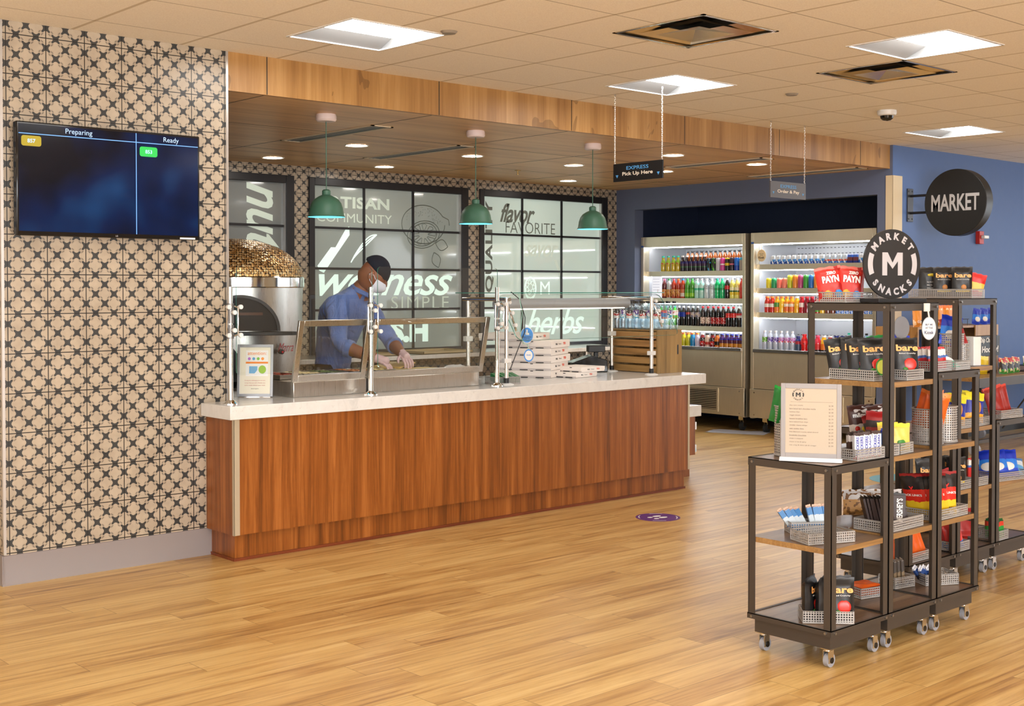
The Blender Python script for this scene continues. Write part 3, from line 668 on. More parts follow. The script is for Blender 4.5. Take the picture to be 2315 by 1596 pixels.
# back prep table along the wall
t = thing('prep_table', 'long stainless prep table against the tiled back wall', 'table', (7, 9.5, 0))
ob('tabletop', M().box(-2.5, 3.0, -.3, .32, .84, .88), STEEL, t, bev=.003)
ob('undershelf', M().box(-2.45, 2.95, -.27, .3, .25, .27), STEEL, t)
for a in (-2.4, 0, 2.9):
    for b in (-.25, .28): ob('leg', M().cyl((a, b, 0), (a, b, .84), .02), STEEL, t)

# ---------------------------------------------------------------- sneeze guards
def knob(m, p, d, r=.0125, l=.02):
    p, d = Vector(p), Vector(d); return m.cyl(p, p + d * l, r * .5, n=10).cyl(p + d * l, p + d * (l + .014), r, n=18)
def glass_pane(parent, w, h, r, o, rv, uv, name='glass_pane', mats=None, r4=None):
    o, rv, uv = Vector(o), Vector(rv).normalized(), Vector(uv).normalized(); n = rv.cross(uv) * .006
    poly = rr(w, h, r, 6); m = M(); k = len(poly); v = [o + rv * a + uv * b - n / 2 for a, b in poly] + [o + rv * a + uv * b + n / 2 for a, b in poly]
    m.add(v, [tuple(range(k - 1, -1, -1)), tuple(range(k, 2 * k))], 0); m.add(v, [(i, (i + 1) % k, (i + 1) % k + k, i + k) for i in range(k)], 1)
    return ob(name, m, mats or [GLASS, GEDGE], parent, smooth=0)
def post(t, x, y, z1, r=.0145, foot=True):
    m = M().cyl((x, y, CT), (x, y, z1), r, n=20)
    ob('post', m, STEELP, t)
    if foot: ob('post_foot', M().lathe([(.042, 0), (.042, .004), (.028, .012), (.017, .022), (.0, .022)], 24, (x, y, CT)), CHROME, t)
STEELP = mat('satin_steel', (.62, .58, .52), .22, 1)
t = thing('sneeze_guard', 'clear glass sneeze guard on steel posts before the prep case', 'sneeze guard', (4.43, 6.18, CT)); O = Vector((4.43, 6.18, CT))
kids = []
yk = 6.18
for x in (3.475, 4.42, 5.43): post(t, x, yk, 1.50)
glass_pane(t, .915, .605, .025, (3.957, 6.16, 1.315), (1, 0, 0), (0, 0, 1)); glass_pane(t, .96, .61, .025, (4.935, 6.16, 1.318), (1, 0, 0), (0, 0, 1))
for x in (3.475, 4.42, 5.43):
    ob('clamp_sleeve', M().cyl((x, yk, 1.215), (x, yk, 1.29), .019).cyl((x, yk, 1.30), (x, yk, 1.41), .019), mat('clamp_grey', (.22, .21, .2), .35, .7), t)
    for s_ in (-1, 1):
        ob('clamp_bar', M().tube([(x + s_ * .012, yk - .02, 1.395), (x + s_ * .034, yk - .024, 1.385), (x + s_ * .034, yk - .024, 1.24), (x + s_ * .012, yk - .02, 1.23)], .005, 8), CHROME, t)
        for z in (1.39, 1.235): ob('clamp_knob', knob(M(), (x + s_ * .036, yk - .022, z), (0, -1, 0)), WHITEM, t)
    for z in (1.36, 1.262): ob('clamp_knob', knob(M(), (x, yk - .018, z), (0, -1, 0)), WHITEM, t)
for c in t.children: c.matrix_parent_inverse = Matrix.Translation(-O)
# second guard with overshelf and heat lamp
t2 = thing('heated_display_guard', 'steel tube and glass guard with a grey heat lamp over the pick-up end', 'sneeze guard', (6.3, 6.4, CT)); O2 = Vector((6.3, 6.4, CT))
xa, xb = 5.53, 6.985
for x, y in ((xa, 6.20), (xa + .02, 6.62), (xb, 6.22), (xb + .06, 6.68)):
    m = M().cyl((x, y, CT + .03), (x, y, 1.43), .0135, n=18); ob('post', m, mat('pale_tube', (.74, .68, .6), .25, .75), t2)
    ob('post_collar', M().cyl((x, y, CT + .01), (x, y, CT + .045), .017), BLACK, t2); ob('post_foot', M().lathe([(.05, 0), (.05, .004), (.03, .011), (.0, .012)], 24, (x, y, CT)), WHITEM, t2)
    ob('tube_clamp', M().box(x - .03, x + .03, y - .018, y + .018, 1.13, 1.165) if y > 6.5 else M().box(x - .03, x + .03, y - .018, y + .018, 1.0, 1.03), WHITEM, t2, bev=.003)
for x, y0, y1 in ((xa + .01, 6.18, 6.66), (xb + .03, 6.25, 6.75)): ob('cross_arm', M().cyl((x, y0, 1.42), (x, y1, 1.42), .013), CHROME, t2)
ob('lamp_housing', M().cyl((5.70, 6.5, 1.385), (7.02, 6.5, 1.385), .038, n=28), mat('lamp_grey', (.42, .43, .46), .38, .3), t2)
ob('lamp_strip', M().box(5.74, 6.98, 6.485, 6.515, 1.344, 1.3475), mat('warm_lamp_strip', (1, 1, 1), .5, 0, (1, .9, .75), 2), t2)
glass_pane(t2, 1.72, .42, .02, (6.36, 6.5, 1.462), (1, 0, 0), (0, 1, 0), 'glass_shelf')
glass_pane(t2, 1.62, .36, .05, (6.35, 6.20, 1.30), (1, 0, 0), (0, .55, .84), 'glass_front')
for x in (xa, xb):
    for z, y in ((1.40, 6.23), (1.33, 6.20), (1.25, 6.17)): ob('clamp_knob', knob(M(), (x + .03, y, z), (0, -1, 0)), WHITEM, t2)
    ob('clamp_arm', M().tube([(x + .02, 6.24, 1.42), (x + .035, 6.2, 1.33), (x + .06, 6.17, 1.21)], .007), CHROME, t2)
ob('lamp_cable', M().tube([(5.56, 6.19, 1.47), (5.62, 6.17, 1.42), (5.66, 6.16, 1.30), (5.655, 6.16, 1.2), (5.60, 6.17, 1.08), (5.55, 6.19, .95)], .003, 6), BLACK, t2)
for c in t2.children: c.matrix_parent_inverse = Matrix.Translation(-O2)
BTAG = mat('tag_blue', lin((52, 140, 222)), .45)
CR = Vector((.743, -.669, 0))
def tagdisc(name, label, cat, c, rx, ry, ring, face, rin, lines, inkm, r=CR):
    t = thing(name, label, cat, c); u = Vector((0, 0, 1)); n = r.cross(u)
    poly = [(rx * math.cos(a), ry * math.sin(a)) for a in [2 * PI * i / 32 for i in range(32)]]
    ob('disc', M().prism(poly, (0, 0, 0), r, u, -n * .003), ring, t, smooth=0)
    ob('face', M().prism([(a * rin, b * rin) for a, b in poly], (0, 0, 0), r, u, n * .0008), face, t, smooth=0)
    for s_, z, w, h in lines: text(s_, Vector((0, 0, z)) + n * .0009, r, u, inkm, t, w, h, bold=.02)
    return t
tg = tagdisc('hanging_tag', 'blue round tag with a pointing hand, hanging over the pizza boxes', 'tag', (5.668, 6.15, 1.182), .043, .054, PAPER, BTAG, .93, [('Please Order', -.012, .06, .009), ('from the', -.024, .04, .008), ('Kiosk', -.036, .03, .008)], mat('dark_blue_ink', lin((16, 40, 90)), .5))
hm = M()
for a, b, w, h in ((0, .026, .010, .022), (-.006, .01, .008, .016), (.004, .008, .02, .014)): rect2(hm, Vector((0, 0, b)) + CR * a, CR, (0, 0, 1), w, h, .0012)
ob('hand_mark', hm, PAPER, tg, smooth=0)
tagdisc('hanging_tag', 'white round tag with a blue rim below the blue tag', 'tag', (5.684, 6.15, 1.046), .033, .042, BTAG, PAPER, .78, [('kiosk', .004, .028, .011)], BTAG)
o = ob('tag_cord', M().tube([(5.60, 6.16, 1.46), (5.63, 6.155, 1.33), (5.61, 6.155, 1.19), (5.64, 6.152, 1.125), (5.676, 6.152, 1.122), (5.683, 6.153, 1.088)], .0025, 6), mat('pale_green_cord', lin((150, 200, 180)), .4)); tag(o, 'pale green cord that the two round tags hang from', 'cord')

# ---------------------------------------------------------------- stainless prep case
t = thing('prep_case', 'stainless refrigerated prep case with tilted glass lids', 'display case', (4.65, 6.3, CT)); O = Vector((4.65, 6.3, CT))
ob('base_box', M().box(3.94, 4.455, 6.28, 6.92, CT, .945).box(4.475, 5.36, 6.28, 6.92, CT, .945), STEEL, t, bev=.003)
ob('joint_strip', M().box(4.45, 4.48, 6.29, 6.9, CT, .94), mat('dark_joint', (.05, .045, .04), .4, .4), t)
for a, b in ((3.94, 4.455), (4.475, 5.40)):
    dv = Vector((0, -.08, .36)).normalized(); w = b - a; f = M()
    def bar(x0, x1, s0, s1):
        m0 = Vector((0, 6.30, .945)); n_ = Vector((0, -.36, -.08)).normalized() * .018
        f.prism([(x0, s0), (x1, s0), (x1, s1), (x0, s1)], m0 - n_ / 2, (1, 0, 0), dv, n_)
    H_ = .37; bar(a, a + .035, 0, H_); bar(b - .035, b, 0, H_); bar(a + .035, b - .035, H_ - .035, H_); bar(a + .035, b - .035, 0, .04)
    fo = ob('lid_frame', f, STEEL, t, bev=.002)
    m0 = Vector(((a + b) / 2, 6.30, .945)) + dv * H_ / 2; glass_pane(fo, w - .07, H_ - .075, .004, m0, (1, 0, 0), dv, 'lid_glass')
ob('lid_handle', M().tube([(4.72, 6.20, 1.285), (4.72, 6.175, 1.283), (4.82, 6.175, 1.283), (4.82, 6.20, 1.285)], .005), CHROME, t)
for c in t.children: c.matrix_parent_inverse = Matrix.Translation(-O)
PAN = [((150, 60, 30), 'red sauce'), ((220, 200, 150), 'shredded cheese'), ((90, 110, 50), 'green peppers'), ((190, 120, 60), 'pepperoni'), ((210, 190, 130), 'mushrooms')]
for k, (c, n_) in enumerate(PAN):
    x = 3.97 + k * .168 if k < 3 else 4.50 + (k - 3) * .17
    t = thing('food_pan', 'steel food pan of %s set in the prep case' % n_, 'food pan', (x + .08, 6.62, .945), group='pans in the prep case')
    ob('pan', M().box(-.078, .078, -.14, -.13, 0, .03).box(-.078, .078, .13, .14, 0, .03).box(-.078, -.07, -.13, .13, 0, .03).box(.07, .078, -.13, .13, 0, .03).box(-.078, .078, -.14, .14, 0, .003), STEELP, t)
    fm = M(); fm.box(-.069, .069, -.129, .129, .004, .018)
    for i in range(40): fm.box(*(lambda px, py, s_: (px - s_, px + s_, py - s_, py + s_, .018, .018 + s_ * 1.2))(random.uniform(-.055, .055), random.uniform(-.115, .115), random.uniform(.006, .012)))
    o = ob('food', fm, mat('food_' + n_.replace(' ', '_'), lin(c), .6), t); o['kind'] = 'stuff'
o = ob('cutting_board', M().prism(rr(.42, .26, .02), (0, 0, 0), (1, 0, 0), (0, 1, 0), (0, 0, .014)), mat('board_cream', lin((226, 202, 132)), .5), loc=(5.08, 6.60, .946), rot=(0, 0, .12)); tag(o, 'cream cutting board lying on the right end of the prep case', 'cutting board')
o = ob('pizza_paddle', M().box(-.11, .11, 0, .2, 0, .008).box(-.015, .015, -.28, 0, 0, .012), mat_wood('paddle_wood', lin((170, 130, 60)), lin((210, 170, 90)), lin((226, 190, 110)), 'Y', 3), loc=(4.97, 6.78, .963), rot=(.12, 0, -1.2)); tag(o, 'wooden pizza paddle leaning over the prep case', 'pizza paddle')
pm = M(); g = 12; v = []
for i in range(g + 1):
    for j in range(g + 1):
        a, b = i / g * 2 - 1, j / g * 2 - 1; h = .10 * max(0, 1 - a * a - b * b) ** .6 + random.uniform(0, .012); v.append((a * .14, b * .13, h))
pm.add(v, [(i * (g + 1) + j, (i + 1) * (g + 1) + j, (i + 1) * (g + 1) + j + 1, i * (g + 1) + j + 1) for i in range(g) for j in range(g)])
o = ob('parchment_heap', pm, PAPER, loc=(5.60, 6.82, CT)); tag(o, 'crumpled white parchment paper heap behind the prep case', 'paper')
for k in range(2):
    o = ob('baking_tray', M().box(-.3, .3, -.22, .22, 0, .004).box(-.3, .3, -.22, -.215, 0, .025).box(-.3, .3, .215, .22, 0, .025).box(-.3, -.295, -.22, .22, 0, .025).box(.295, .3, -.22, .22, 0, .025), mat('parchment_tray', lin((196, 176, 138)), .5, .2), loc=(6.6 + k * .9, 9.45, .881)); tag(o, ['tan baking tray on the back table under the middle window', 'tan baking tray on the back table nearer the right window'][k], 'tray', 'baking trays on the back table')
t = thing('utensil_bin', 'black bin with a red-handled scraper beside the framed notice', 'bin', (4.13, 7.24, .0))
ob('stand', M().box(-.25, .25, -.2, .2, 0, .86), STEEL, t)
ob('tray', M().box(-.2, .2, -.15, .15, .861, .90), DGLOSS, t)
o = ob('scraper', M().cyl((0, 0, 0), (-.035, 0, .17), .011, n=12), mat('red_plastic', lin((214, 40, 44)), .35), loc=(4.235, 7.10, .905), rot=(0, 0, 0)); tag(o, 'red plastic handle standing in the black bin', 'utensil')
# framed notice
t = thing('framed_notice', 'steel-framed standing notice headed attention on the worktop', 'notice', (3.79, 6.46, CT), math.radians(-42), rot=(math.radians(-6), 0, math.radians(-42)))
ob('frame', M().box(-.105, -.091, -.006, .006, .004, .31).box(.091, .105, -.006, .006, .004, .31).box(-.091, .091, -.006, .006, .004, .02).box(-.091, .091, -.006, .006, .294, .31), mat('frame_grey', (.32, .33, .35), .35, .6), t, bev=.001)
ob('stand_foot', M().box(-.09, .09, 0, .055, 0, .004), CHROME, t)
ob('backing', M().box(-.092, .092, -.001, .003, .018, .296), PAPER, t, smooth=0)
bsh = mat('notice_cream', lin((226, 220, 200)), .6)
ob('poster', M().box(-.088, .088, -.0025, -.001, .022, .292), bsh, t, smooth=0)
ob('inset_card', M().box(-.055, .075, -.0035, -.0025, .125, .275), PAPER, t, smooth=0)
F, UU = (1, 0, 0), (0, 0, 1)
ORG = mat('orange_ink', lin((238, 138, 50)), .5); RED_ = mat('red_ink', lin((176, 50, 40)), .5)
text('attention:', (.01, -.0036, .258), F, UU, ORG, t, .11, .02, bold=.0)
for k, c in enumerate(((176, 110, 200), (90, 160, 210), (120, 186, 60), (240, 150, 60))):
    ob('dot', disc2(M(), (-.035 + k * .026, -.0036, .226), F, UU, .0085, .0085), mat('dot%d' % k, lin(c), .5), t, smooth=0)
ob('orange_band', rect2(M(), (.01, -.0036, .203), F, UU, .13, .011), ORG, t, smooth=0)
ob('blue_bubble', M().prism([(-.02, -.02), (.012, -.02), (.028, 0), (.028, .022), (-.02, .022)], (-.015, -.0037, .16), F, UU, (0, -.0003, 0)), mat('bubble_blue', lin((110, 170, 214)), .5), t, smooth=0)
ob('green_bubble', disc2(M(), (.042, -.0042, .163), F, UU, .022, .024), mat('bubble_green', lin((150, 190, 60)), .5), t, smooth=0)
for k, s_ in enumerate(('During this challenging time we want', 'to hear from you with a friendly wave', 'and a smile behind your mask')): text(s_, (.0, -.0026, .098 - k * .014), F, UU, RED_, t, .12, .008)
text('#bettertogether', (0, -.0026, .05), F, UU, INKK, t, .045, .006)

# ---------------------------------------------------------------- pizza boxes
CARD = mat('box_card', lin((206, 196, 192)), .75); CARDW = mat('box_card_white', lin((236, 226, 218)), .7); BRK = mat('box_red_print', lin((226, 84, 58)), .6)
def pizza_box(s, h, label, loc, rz, group):
    t = thing('pizza_box', label, 'pizza box', loc, rz, group)
    ob('tray', M().box(.0, s, 0, s, 0, h * .88), CARD, t, bev=.002); ob('lid', M().box(-.002, s + .002, -.002, s + .002, h * .3, h).box(.004, s - .004, -.0035, -.002, .002, h), CARDW, t, bev=.0015)
    for a in (.2, .5, .8): ob('vent_slot', M().box(-.0032, -.0018, s * a - .03, s * a + .03, .001, .007), BLACK, t)
    for a in (.35,): ob('thumb_notch', M().box(-.0032, -.0018, s * a - .01, s * a + .01, h - .006, h - .001), BLACK, t)
    text('Mak', (s * .30, -.0036, h * .55), (1, 0, 0), (0, 0, 1), INKK, t, s * .10, h * .28, bold=.01); text('line', (s * .47, -.0036, h * .55), (1, 0, 0), (0, 0, 1), INKK, t, s * .12, h * .22)
    text('TO', (s * .70, -.0036, h * .55), (1, 0, 0), (0, 0, 1), BRK, t, s * .13, h * .34, bold=.08)
    return t
names = ['bottom', 'second from the bottom', 'third from the bottom', 'third from the top', 'second from the top', 'top']
b0 = None
for k in range(6):
    sh = (0, 0, 0) if k < 5 else (-.10, .09, 0); rz = math.radians(26.6 + (0, 1, -1.5, .8, -1, 1.2, -2)[k])
    loc = (6.16 + sh[0], 6.44 + sh[1], CT + k * .0526); lb = 'white pizza box, %s of the tall stack' % names[k]
    if b0 is None: b0 = pizza_box(.40, .052, lb, loc, rz, 'stack of large pizza boxes')
    else: dup(b0, loc, rz, lb)
s0 = pizza_box(.27, .036, 'small white pizza box lying under another before the tall stack', (6.30, 6.33, CT), math.radians(10), 'small pizza boxes')
dup(s0, (6.37, 6.34, CT + .0365), math.radians(6), 'small white pizza box, the upper one in front of the tall stack')
def basket(w, d, h, label, loc, rz, group=None, pitch=.0088):
    m = M(); t_ = .0
    def wall(a, b, L_):
        k = len(m.f); m.quad((*a, .002), (*b, .002), (*b, h), (*a, h), 0)
        m.uv[k] = [(0, .0), (L_, .0), (L_, h), (0, h)]
    c = [(0, 0), (w, 0), (w, d), (0, d)]
    for i in range(4): wall(c[i], c[(i + 1) % 4], (w, d, w, d)[i])
    k = len(m.f); m.quad((0, 0, .002), (w, 0, .002), (w, d, .002), (0, d, .002), 0); m.uv[k] = [(0, 0), (w, 0), (w, d), (0, d)]
    for z in (h - .0015, .0015):
        for i in range(4): m.tube([(*c[i], z), (*c[(i + 1) % 4], z)], .0019, 6, 1)
    for i in range(4): m.tube([(*c[i], 0), (*c[i], h)], .0014, 6, 1)
    o = ob('wire_basket', m, [PERF, RIM], loc=loc, rot=(0, 0, rz), smooth=0); tag(o, label, 'basket', group); return o
basket(.19, .15, .05, 'white wire basket of green packets beside the guard post', (5.47, 6.24, CT), math.radians(-12))
PKT = mat('green_packet', lin((20, 120, 60)), .35)
for k in range(5):
    o = ob('condiment_packet', M().box(-.016, .016, -.05, .05, 0, .05).box(-.018, .018, -.052, .052, .02, .022), PKT, loc=(5.515 + k * .034, 6.295 - k * .007, CT + .012), rot=(.25, .1 * (k % 2), math.radians(-12 + 6 * (k % 3))), bev=.006); tag(o, 'green packet in the counter basket, %s' % ['leftmost', 'second from left', 'middle', 'second from right', 'rightmost'][k], 'packet', 'green packets')
# wooden crate with water bottles on top
t = thing('wooden_crate', 'slatted pine crate standing on the counter end under water bottles', 'crate', (7.095, 6.26, CT), math.radians(-2))
for k in range(5): ob('slat', M().box(-.002, .008, .012, .49, .006 + k * .064, .054 + k * .064), CRATE_Y if False else mat_wood('crate_slat%d' % k, lin((110, 80, 42)), lin((160 + 3 * k, 122, 70)), lin((186, 148, 92)), 'Y', 2.2, .6, .6, 0, 0, 1), t, bev=.001)
for k in range(5): ob('slat', M().box(.262, .272, .012, .49, .006 + k * .064, .054 + k * .064), CRATE, t, bev=.001)
e = M().box(0, .27, 0, .012, 0, .318); ob('end_board', e, CRATEV, t, bev=.001); ob('end_board', M().box(0, .27, .49, .502, 0, .318), CRATEV, t, bev=.001)
ob('hand_hole', M().prism(rr(.014, .075, .0069), (.225, -.0006, .175), (1, 0, 0), (0, 0, 1), (0, -.0004, 0)), BLACK, t, smooth=0)
ob('top_board', M().box(0, .27, .0, .502, .3185, .326), CRATE, t)
WATER = mat_glass('water_plastic', (.86, .92, .95), 1, 2.2, .05); CAPK = mat('black_cap', (.02, .02, .022), .4)
def bottle(name, label, cat, loc, prof, liquid, cap, labelm=None, lz=(.4, .7), group=None, s=1, rz=0, n=14):
    t = thing(name, label, cat, loc, rz, group); h = prof[-1][1]
    ob('bottle_body', M().lathe([(r * s, z * s) for r, z in prof], n), liquid, t)
    rc = prof[-1][0] * s; ob('cap', M().cyl((0, 0, h * s), (0, 0, h * s + .017), rc * 1.15, n=12), cap, t)
    if labelm: 
        def rad(z):
            for (r0, z0), (r1, z1) in zip(prof, prof[1:]):
                if z0 <= z <= z1 and z1 > z0: return r0 + (r1 - r0) * (z - z0) / (z1 - z0)
            return prof[0][0]
        zs = [h * (lz[0] + (lz[1] - lz[0]) * i / 4) for i in range(5)]
        ob('label_wrap', M().lathe([((rad(z) + .0012) * s, z * s) for z in zs], n, cap=False), labelm, t)
    return t
BP = [(.012, 0), (.029, .003), (.031, .012), (.029, .03), (.031, .045), (.031, .10), (.029, .115), (.031, .13), (.030, .15), (.022, .175), (.013, .188), (.0125, .198)]
lw = [mat_bands('water_label%d' % k, b, spots=sp_) for k, (b, sp_) in enumerate([([(0, lin((240, 240, 240))), (.3, lin((200, 30, 40))), (.6, lin((30, 30, 36)))], (lin((240, 240, 240)), 5, .55)), ([(0, lin((226, 170, 60))), (.2, lin((40, 140, 200))), (.7, lin((230, 90, 60)))], (lin((110, 60, 160)), 6, .55)), ([(0, lin((60, 170, 210))), (.5, lin((90, 50, 150)))], (lin((240, 240, 244)), 5, .5)), ([(0, lin((60, 190, 60))), (.4, lin((230, 230, 230)))], (lin((200, 40, 50)), 6, .6))])]
wb = None
for i in range(7):
    for j in range(4):
        x, y = 7.13 + j * .0655 + i * .0022, 6.295 + i * .070
        k = (i * 2 + j) % 4; row = ['front', 'second', 'third', 'fourth', 'fifth', 'sixth', 'backmost'][i]; lb = '%s water bottle on the pine crate, %s row, %s' % (['red and black labelled', 'orange and blue labelled', 'violet and teal labelled', 'green labelled'][k], row, ['left edge', 'second from left', 'third from left', 'right edge'][j])
        if wb is None: wb = {}
        if k not in wb: wb[k] = bottle('water_bottle', lb, 'bottle', (x, y, CT + .3262), BP, WATER, CAPK, lw[k], (.42, .74), 'water bottles on the crate')
        else: dup(wb[k], (x, y, CT + .3262), random.uniform(0, 6), lb)
# black card terminal / printer behind the counter
t = thing('receipt_printer', 'black till printer standing behind the pizza boxes', 'printer', (6.90, 6.80, CT), math.radians(-35))
ob('body', M().prism([(-.14, 0), (.14, 0), (.14, .09), (.02, .125), (-.14, .07)], (0, -.10, .001), (1, 0, 0), (0, 0, 1), (0, .2, 0)), DGLOSS, t, bev=.006)
ob('stand', M().box(.0, .13, -.05, .05, .15, .20).box(.05, .08, -.02, .02, .10, .15), BLACK, t, bev=.004)
ob('cable', M().tube([(-.06, -.10, .08), (-.13, -.13, .07), (-.15, -.11, .03), (-.17, -.05, .007)], .006), BLACK, t)

# ---------------------------------------------------------------- domed pizza oven
def mat_mosaic():
    m, t_, b = newmat('gold_penny_mosaic'); tc = t_.nodes.new('ShaderNodeTexCoord')
    vo = t_.nodes.new('ShaderNodeTexVoronoi'); vo.inputs['Scale'].default_value = 58; vo.inputs['Randomness'].default_value = .42; t_.links.new(tc.outputs['Object'], vo.inputs['Vector'])
    d = X(t_, vo.outputs['Distance']); 
    sp_ = t_.nodes.new('ShaderNodeSeparateColor'); t_.links.new(vo.outputs['Color'], sp_.inputs[0]); rn = X(t_, sp_.outputs[0])
    c = ramp(t_, rn, [(.0, lin((190, 140, 80))), (.5, lin((230, 186, 120))), (1, lin((255, 232, 180)))]); c = mixc(t_, d.gt(.56), c, lin((60, 40, 26)))
    t_.links.new(c, b.inputs['Base Color']); setp(b, rough=.3, metal=.65)
    nm = t_.nodes.new('ShaderNodeVectorMath'); nm.operation = 'SUBTRACT'; t_.links.new(vo.outputs['Color'], nm.inputs[0]); nm.inputs[1].default_value = (.5, .5, .5)
    sc = t_.nodes.new('ShaderNodeVectorMath'); sc.operation = 'SCALE'; t_.links.new(nm.outputs[0], sc.inputs[0]); sc.inputs['Scale'].default_value = .38
    ge = t_.nodes.new('ShaderNodeNewGeometry'); ad = t_.nodes.new('ShaderNodeVectorMath'); t_.links.new(ge.outputs['Normal'], ad.inputs[0]); t_.links.new(sc.outputs[0], ad.inputs[1])
    no = t_.nodes.new('ShaderNodeVectorMath'); no.operation = 'NORMALIZE'; t_.links.new(ad.outputs[0], no.inputs[0])
    bp = t_.nodes.new('ShaderNodeBump'); bp.inputs['Strength'].default_value = .5; bp.inputs['Distance'].default_value = .004; t_.links.new((d * -1.0).k, bp.inputs['Height']); t_.links.new(no.outputs[0], bp.inputs['Normal'])
    t_.links.new(bp.outputs[0], b.inputs['Normal']); return m
t = thing('pizza_oven', 'round steel pizza oven with a gold mosaic dome', 'oven', (4.8, 8.5, 0), math.radians(-29.5))
ob('stand', M().lathe([(.44, 0), (.44, .80), (.47, .83), (.0, .83)], 48), mat('oven_stand', (.02, .02, .022), .4, .3), t)
ob('body', M().lathe([(.47, .831), (.50, .86), (.515, 1.10), (.525, 1.499), (.0, 1.499)], 72), STEEL, t)
ob('band', M().lathe([(.531, 1.498), (.536, 1.505), (.536, 1.572), (.528, 1.58), (.0, 1.58)], 72), CHROME, t)
ob('mosaic_dome', M().lathe([(.526 * math.cos(a), 1.578 + .292 * math.sin(a)) for a in [PI / 2 * i / 24 for i in range(25)]], 96, cap=False), mat_mosaic(), t)
th = .10; mo = M(); arc = [(math.cos(a), math.sin(a)) for a in [PI * i / 24 for i in range(25)]]
def arch(m, w, h, zb, w2, h2, y0, y1, mi=0):
    v = []
    for (ca, sa) in arc: v += [(w * ca, y0, zb + h * sa), (w2 * ca, y0, zb + h2 * sa), (w * ca, y1, zb + h * sa), (w2 * ca, y1, zb + h2 * sa)]
    n = len(arc) - 1
    f = []
    for i in range(n): a = 4 * i; f += [(a, a + 4, a + 5, a + 1), (a, a + 2, a + 6, a + 4), (a + 1, a + 5, a + 7, a + 3), (a + 2, a + 3, a + 7, a + 6)]
    return m.add(v, f, mi)
arch(mo, .285, .262, 1.185, .262, .24, -.545, -.42); mo.xf(Matrix.Rotation(th, 4, 'Z')); ob('mouth_frame', mo, BLACK, t)
mi_ = M().prism([(.262 * a, .24 * b) for a, b in arc], (0, -.527, 1.186), (1, 0, 0), (0, 0, 1), (0, .09, 0)).xf(Matrix.Rotation(th, 4, 'Z'))
ob('mouth_cavity', mi_, mat('oven_dark', (.010, .008, .007), .6), t)
ob('mouth_strip', M().box(-.12, .16, -.531, -.528, 1.30, 1.32).xf(Matrix.Rotation(th, 4, 'Z')), mat('strip_brown', lin((90, 50, 20)), .5), t)  # plain brown strip across the dark mouth
ob('landing_shelf', M().prism([(-.36, 0), (.36, 0), (.40, -.1), (.36, -.14), (-.36, -.14), (-.40, -.1)], (0, -.46, 1.155), (1, 0, 0), (0, 1, 0), (0, 0, .026)).xf(Matrix.Rotation(th, 4, 'Z')), BLACK, t, bev=.003)
ob('brace', M().prism([(0, 0), (.10, 0), (.26, -.2), (.22, -.3), (0, -.3)], (-.16, -.53, 1.14), (1, 0, 0), (0, 0, 1), (0, .03, 0)), BLACK, t)
ob('control_knob', M().cyl((.34, -.40, 1.03), (.35, -.45, 1.03), .018), BLACK, t); ob('control_light', M().cyl((.352, -.452, 1.03), (.355, -.46, 1.03), .008), mat('red_plastic', lin((214, 40, 44)), .35), t)
a = math.radians(-90 + 46); text('Marra', (.522 * math.cos(a), .522 * math.sin(a), 1.06), (-math.sin(a), math.cos(a), 0), (0, 0, 1), mat('red_script', lin((190, 30, 36)), .4), t, .17, .065, shear=.5, depth=.008)

# ---------------------------------------------------------------- worker
def skin_mesh(verts, edges, sub=2):
    me = bpy.data.meshes.new('tmp'); me.from_pydata([v[:3] for v in verts], edges, []); o = bpy.data.objects.new('tmp', me); COL.objects.link(o)
    sk = o.modifiers.new('skin', 'SKIN'); sk.use_smooth_shade = True
    lay = me.skin_vertices[0].data
    for i, v in enumerate(verts): r = v[3]; lay[i].radius = r if isinstance(r, tuple) else (r, r); lay[i].use_root = (i == 0)
    sb = o.modifiers.new('sub', 'SUBSURF'); sb.levels = sub; sb.render_levels = sub
    bpy.context.view_layer.update()
    out = bpy.data.meshes.new_from_object(o.evaluated_get(bpy.context.evaluated_depsgraph_get()))
    vs = [tuple(v.co) for v in out.vertices]; fs = [tuple(p.vertices) for p in out.polygons]
    bpy.data.objects.remove(o); bpy.data.meshes.remove(me); bpy.data.meshes.remove(out); return vs, fs
PX, PY = 4.89, 7.35
J = dict(pel=(4.90, 7.33, .93), wai=(4.89, 7.29, 1.06), che=(4.885, 7.18, 1.27), upc=(4.865, 7.10, 1.40), nek=(4.915, 7.00, 1.475), hed=(4.94, 6.925, 1.54),
         ns=(4.735, 7.02, 1.385), ne=(4.655, 6.86, 1.12), nw=(4.79, 6.64, 1.04), nh=(4.84, 6.56, 1.015), fs=(5.05, 7.15, 1.39), fe=(5.16, 6.97, 1.12), fw=(5.09, 6.76, 1.055), fh=(5.08, 6.68, 1.03),
         nhip=(4.82, 7.27, .90), nk=(4.80, 7.25, .50), na=(4.80, 7.32, .09), nt=(4.86, 7.17, .035), fhip=(4.99, 7.38, .90), fk=(5.02, 7.36, .50), fa=(5.02, 7.44, .09), ft=(5.09, 7.30, .035))
order = ['pel', 'wai', 'che', 'upc', 'nek', 'hed', 'ns', 'ne', 'nw', 'nh', 'fs', 'fe', 'fw', 'fh', 'nhip', 'nk', 'na', 'nt', 'fhip', 'fk', 'fa', 'ft']
rad = dict(pel=.135, wai=.135, che=.168, upc=.155, nek=.066, hed=.07, ns=.084, ne=.058, nw=.032, nh=.030, fs=.084, fe=.058, fw=.032, fh=.030, nhip=.095, nk=.065, na=.045, nt=.04, fhip=.095, fk=.065, fa=.045, ft=.04)
vs = [(*J[k], rad[k]) for k in order]; ix = {k: i for i, k in enumerate(order)}
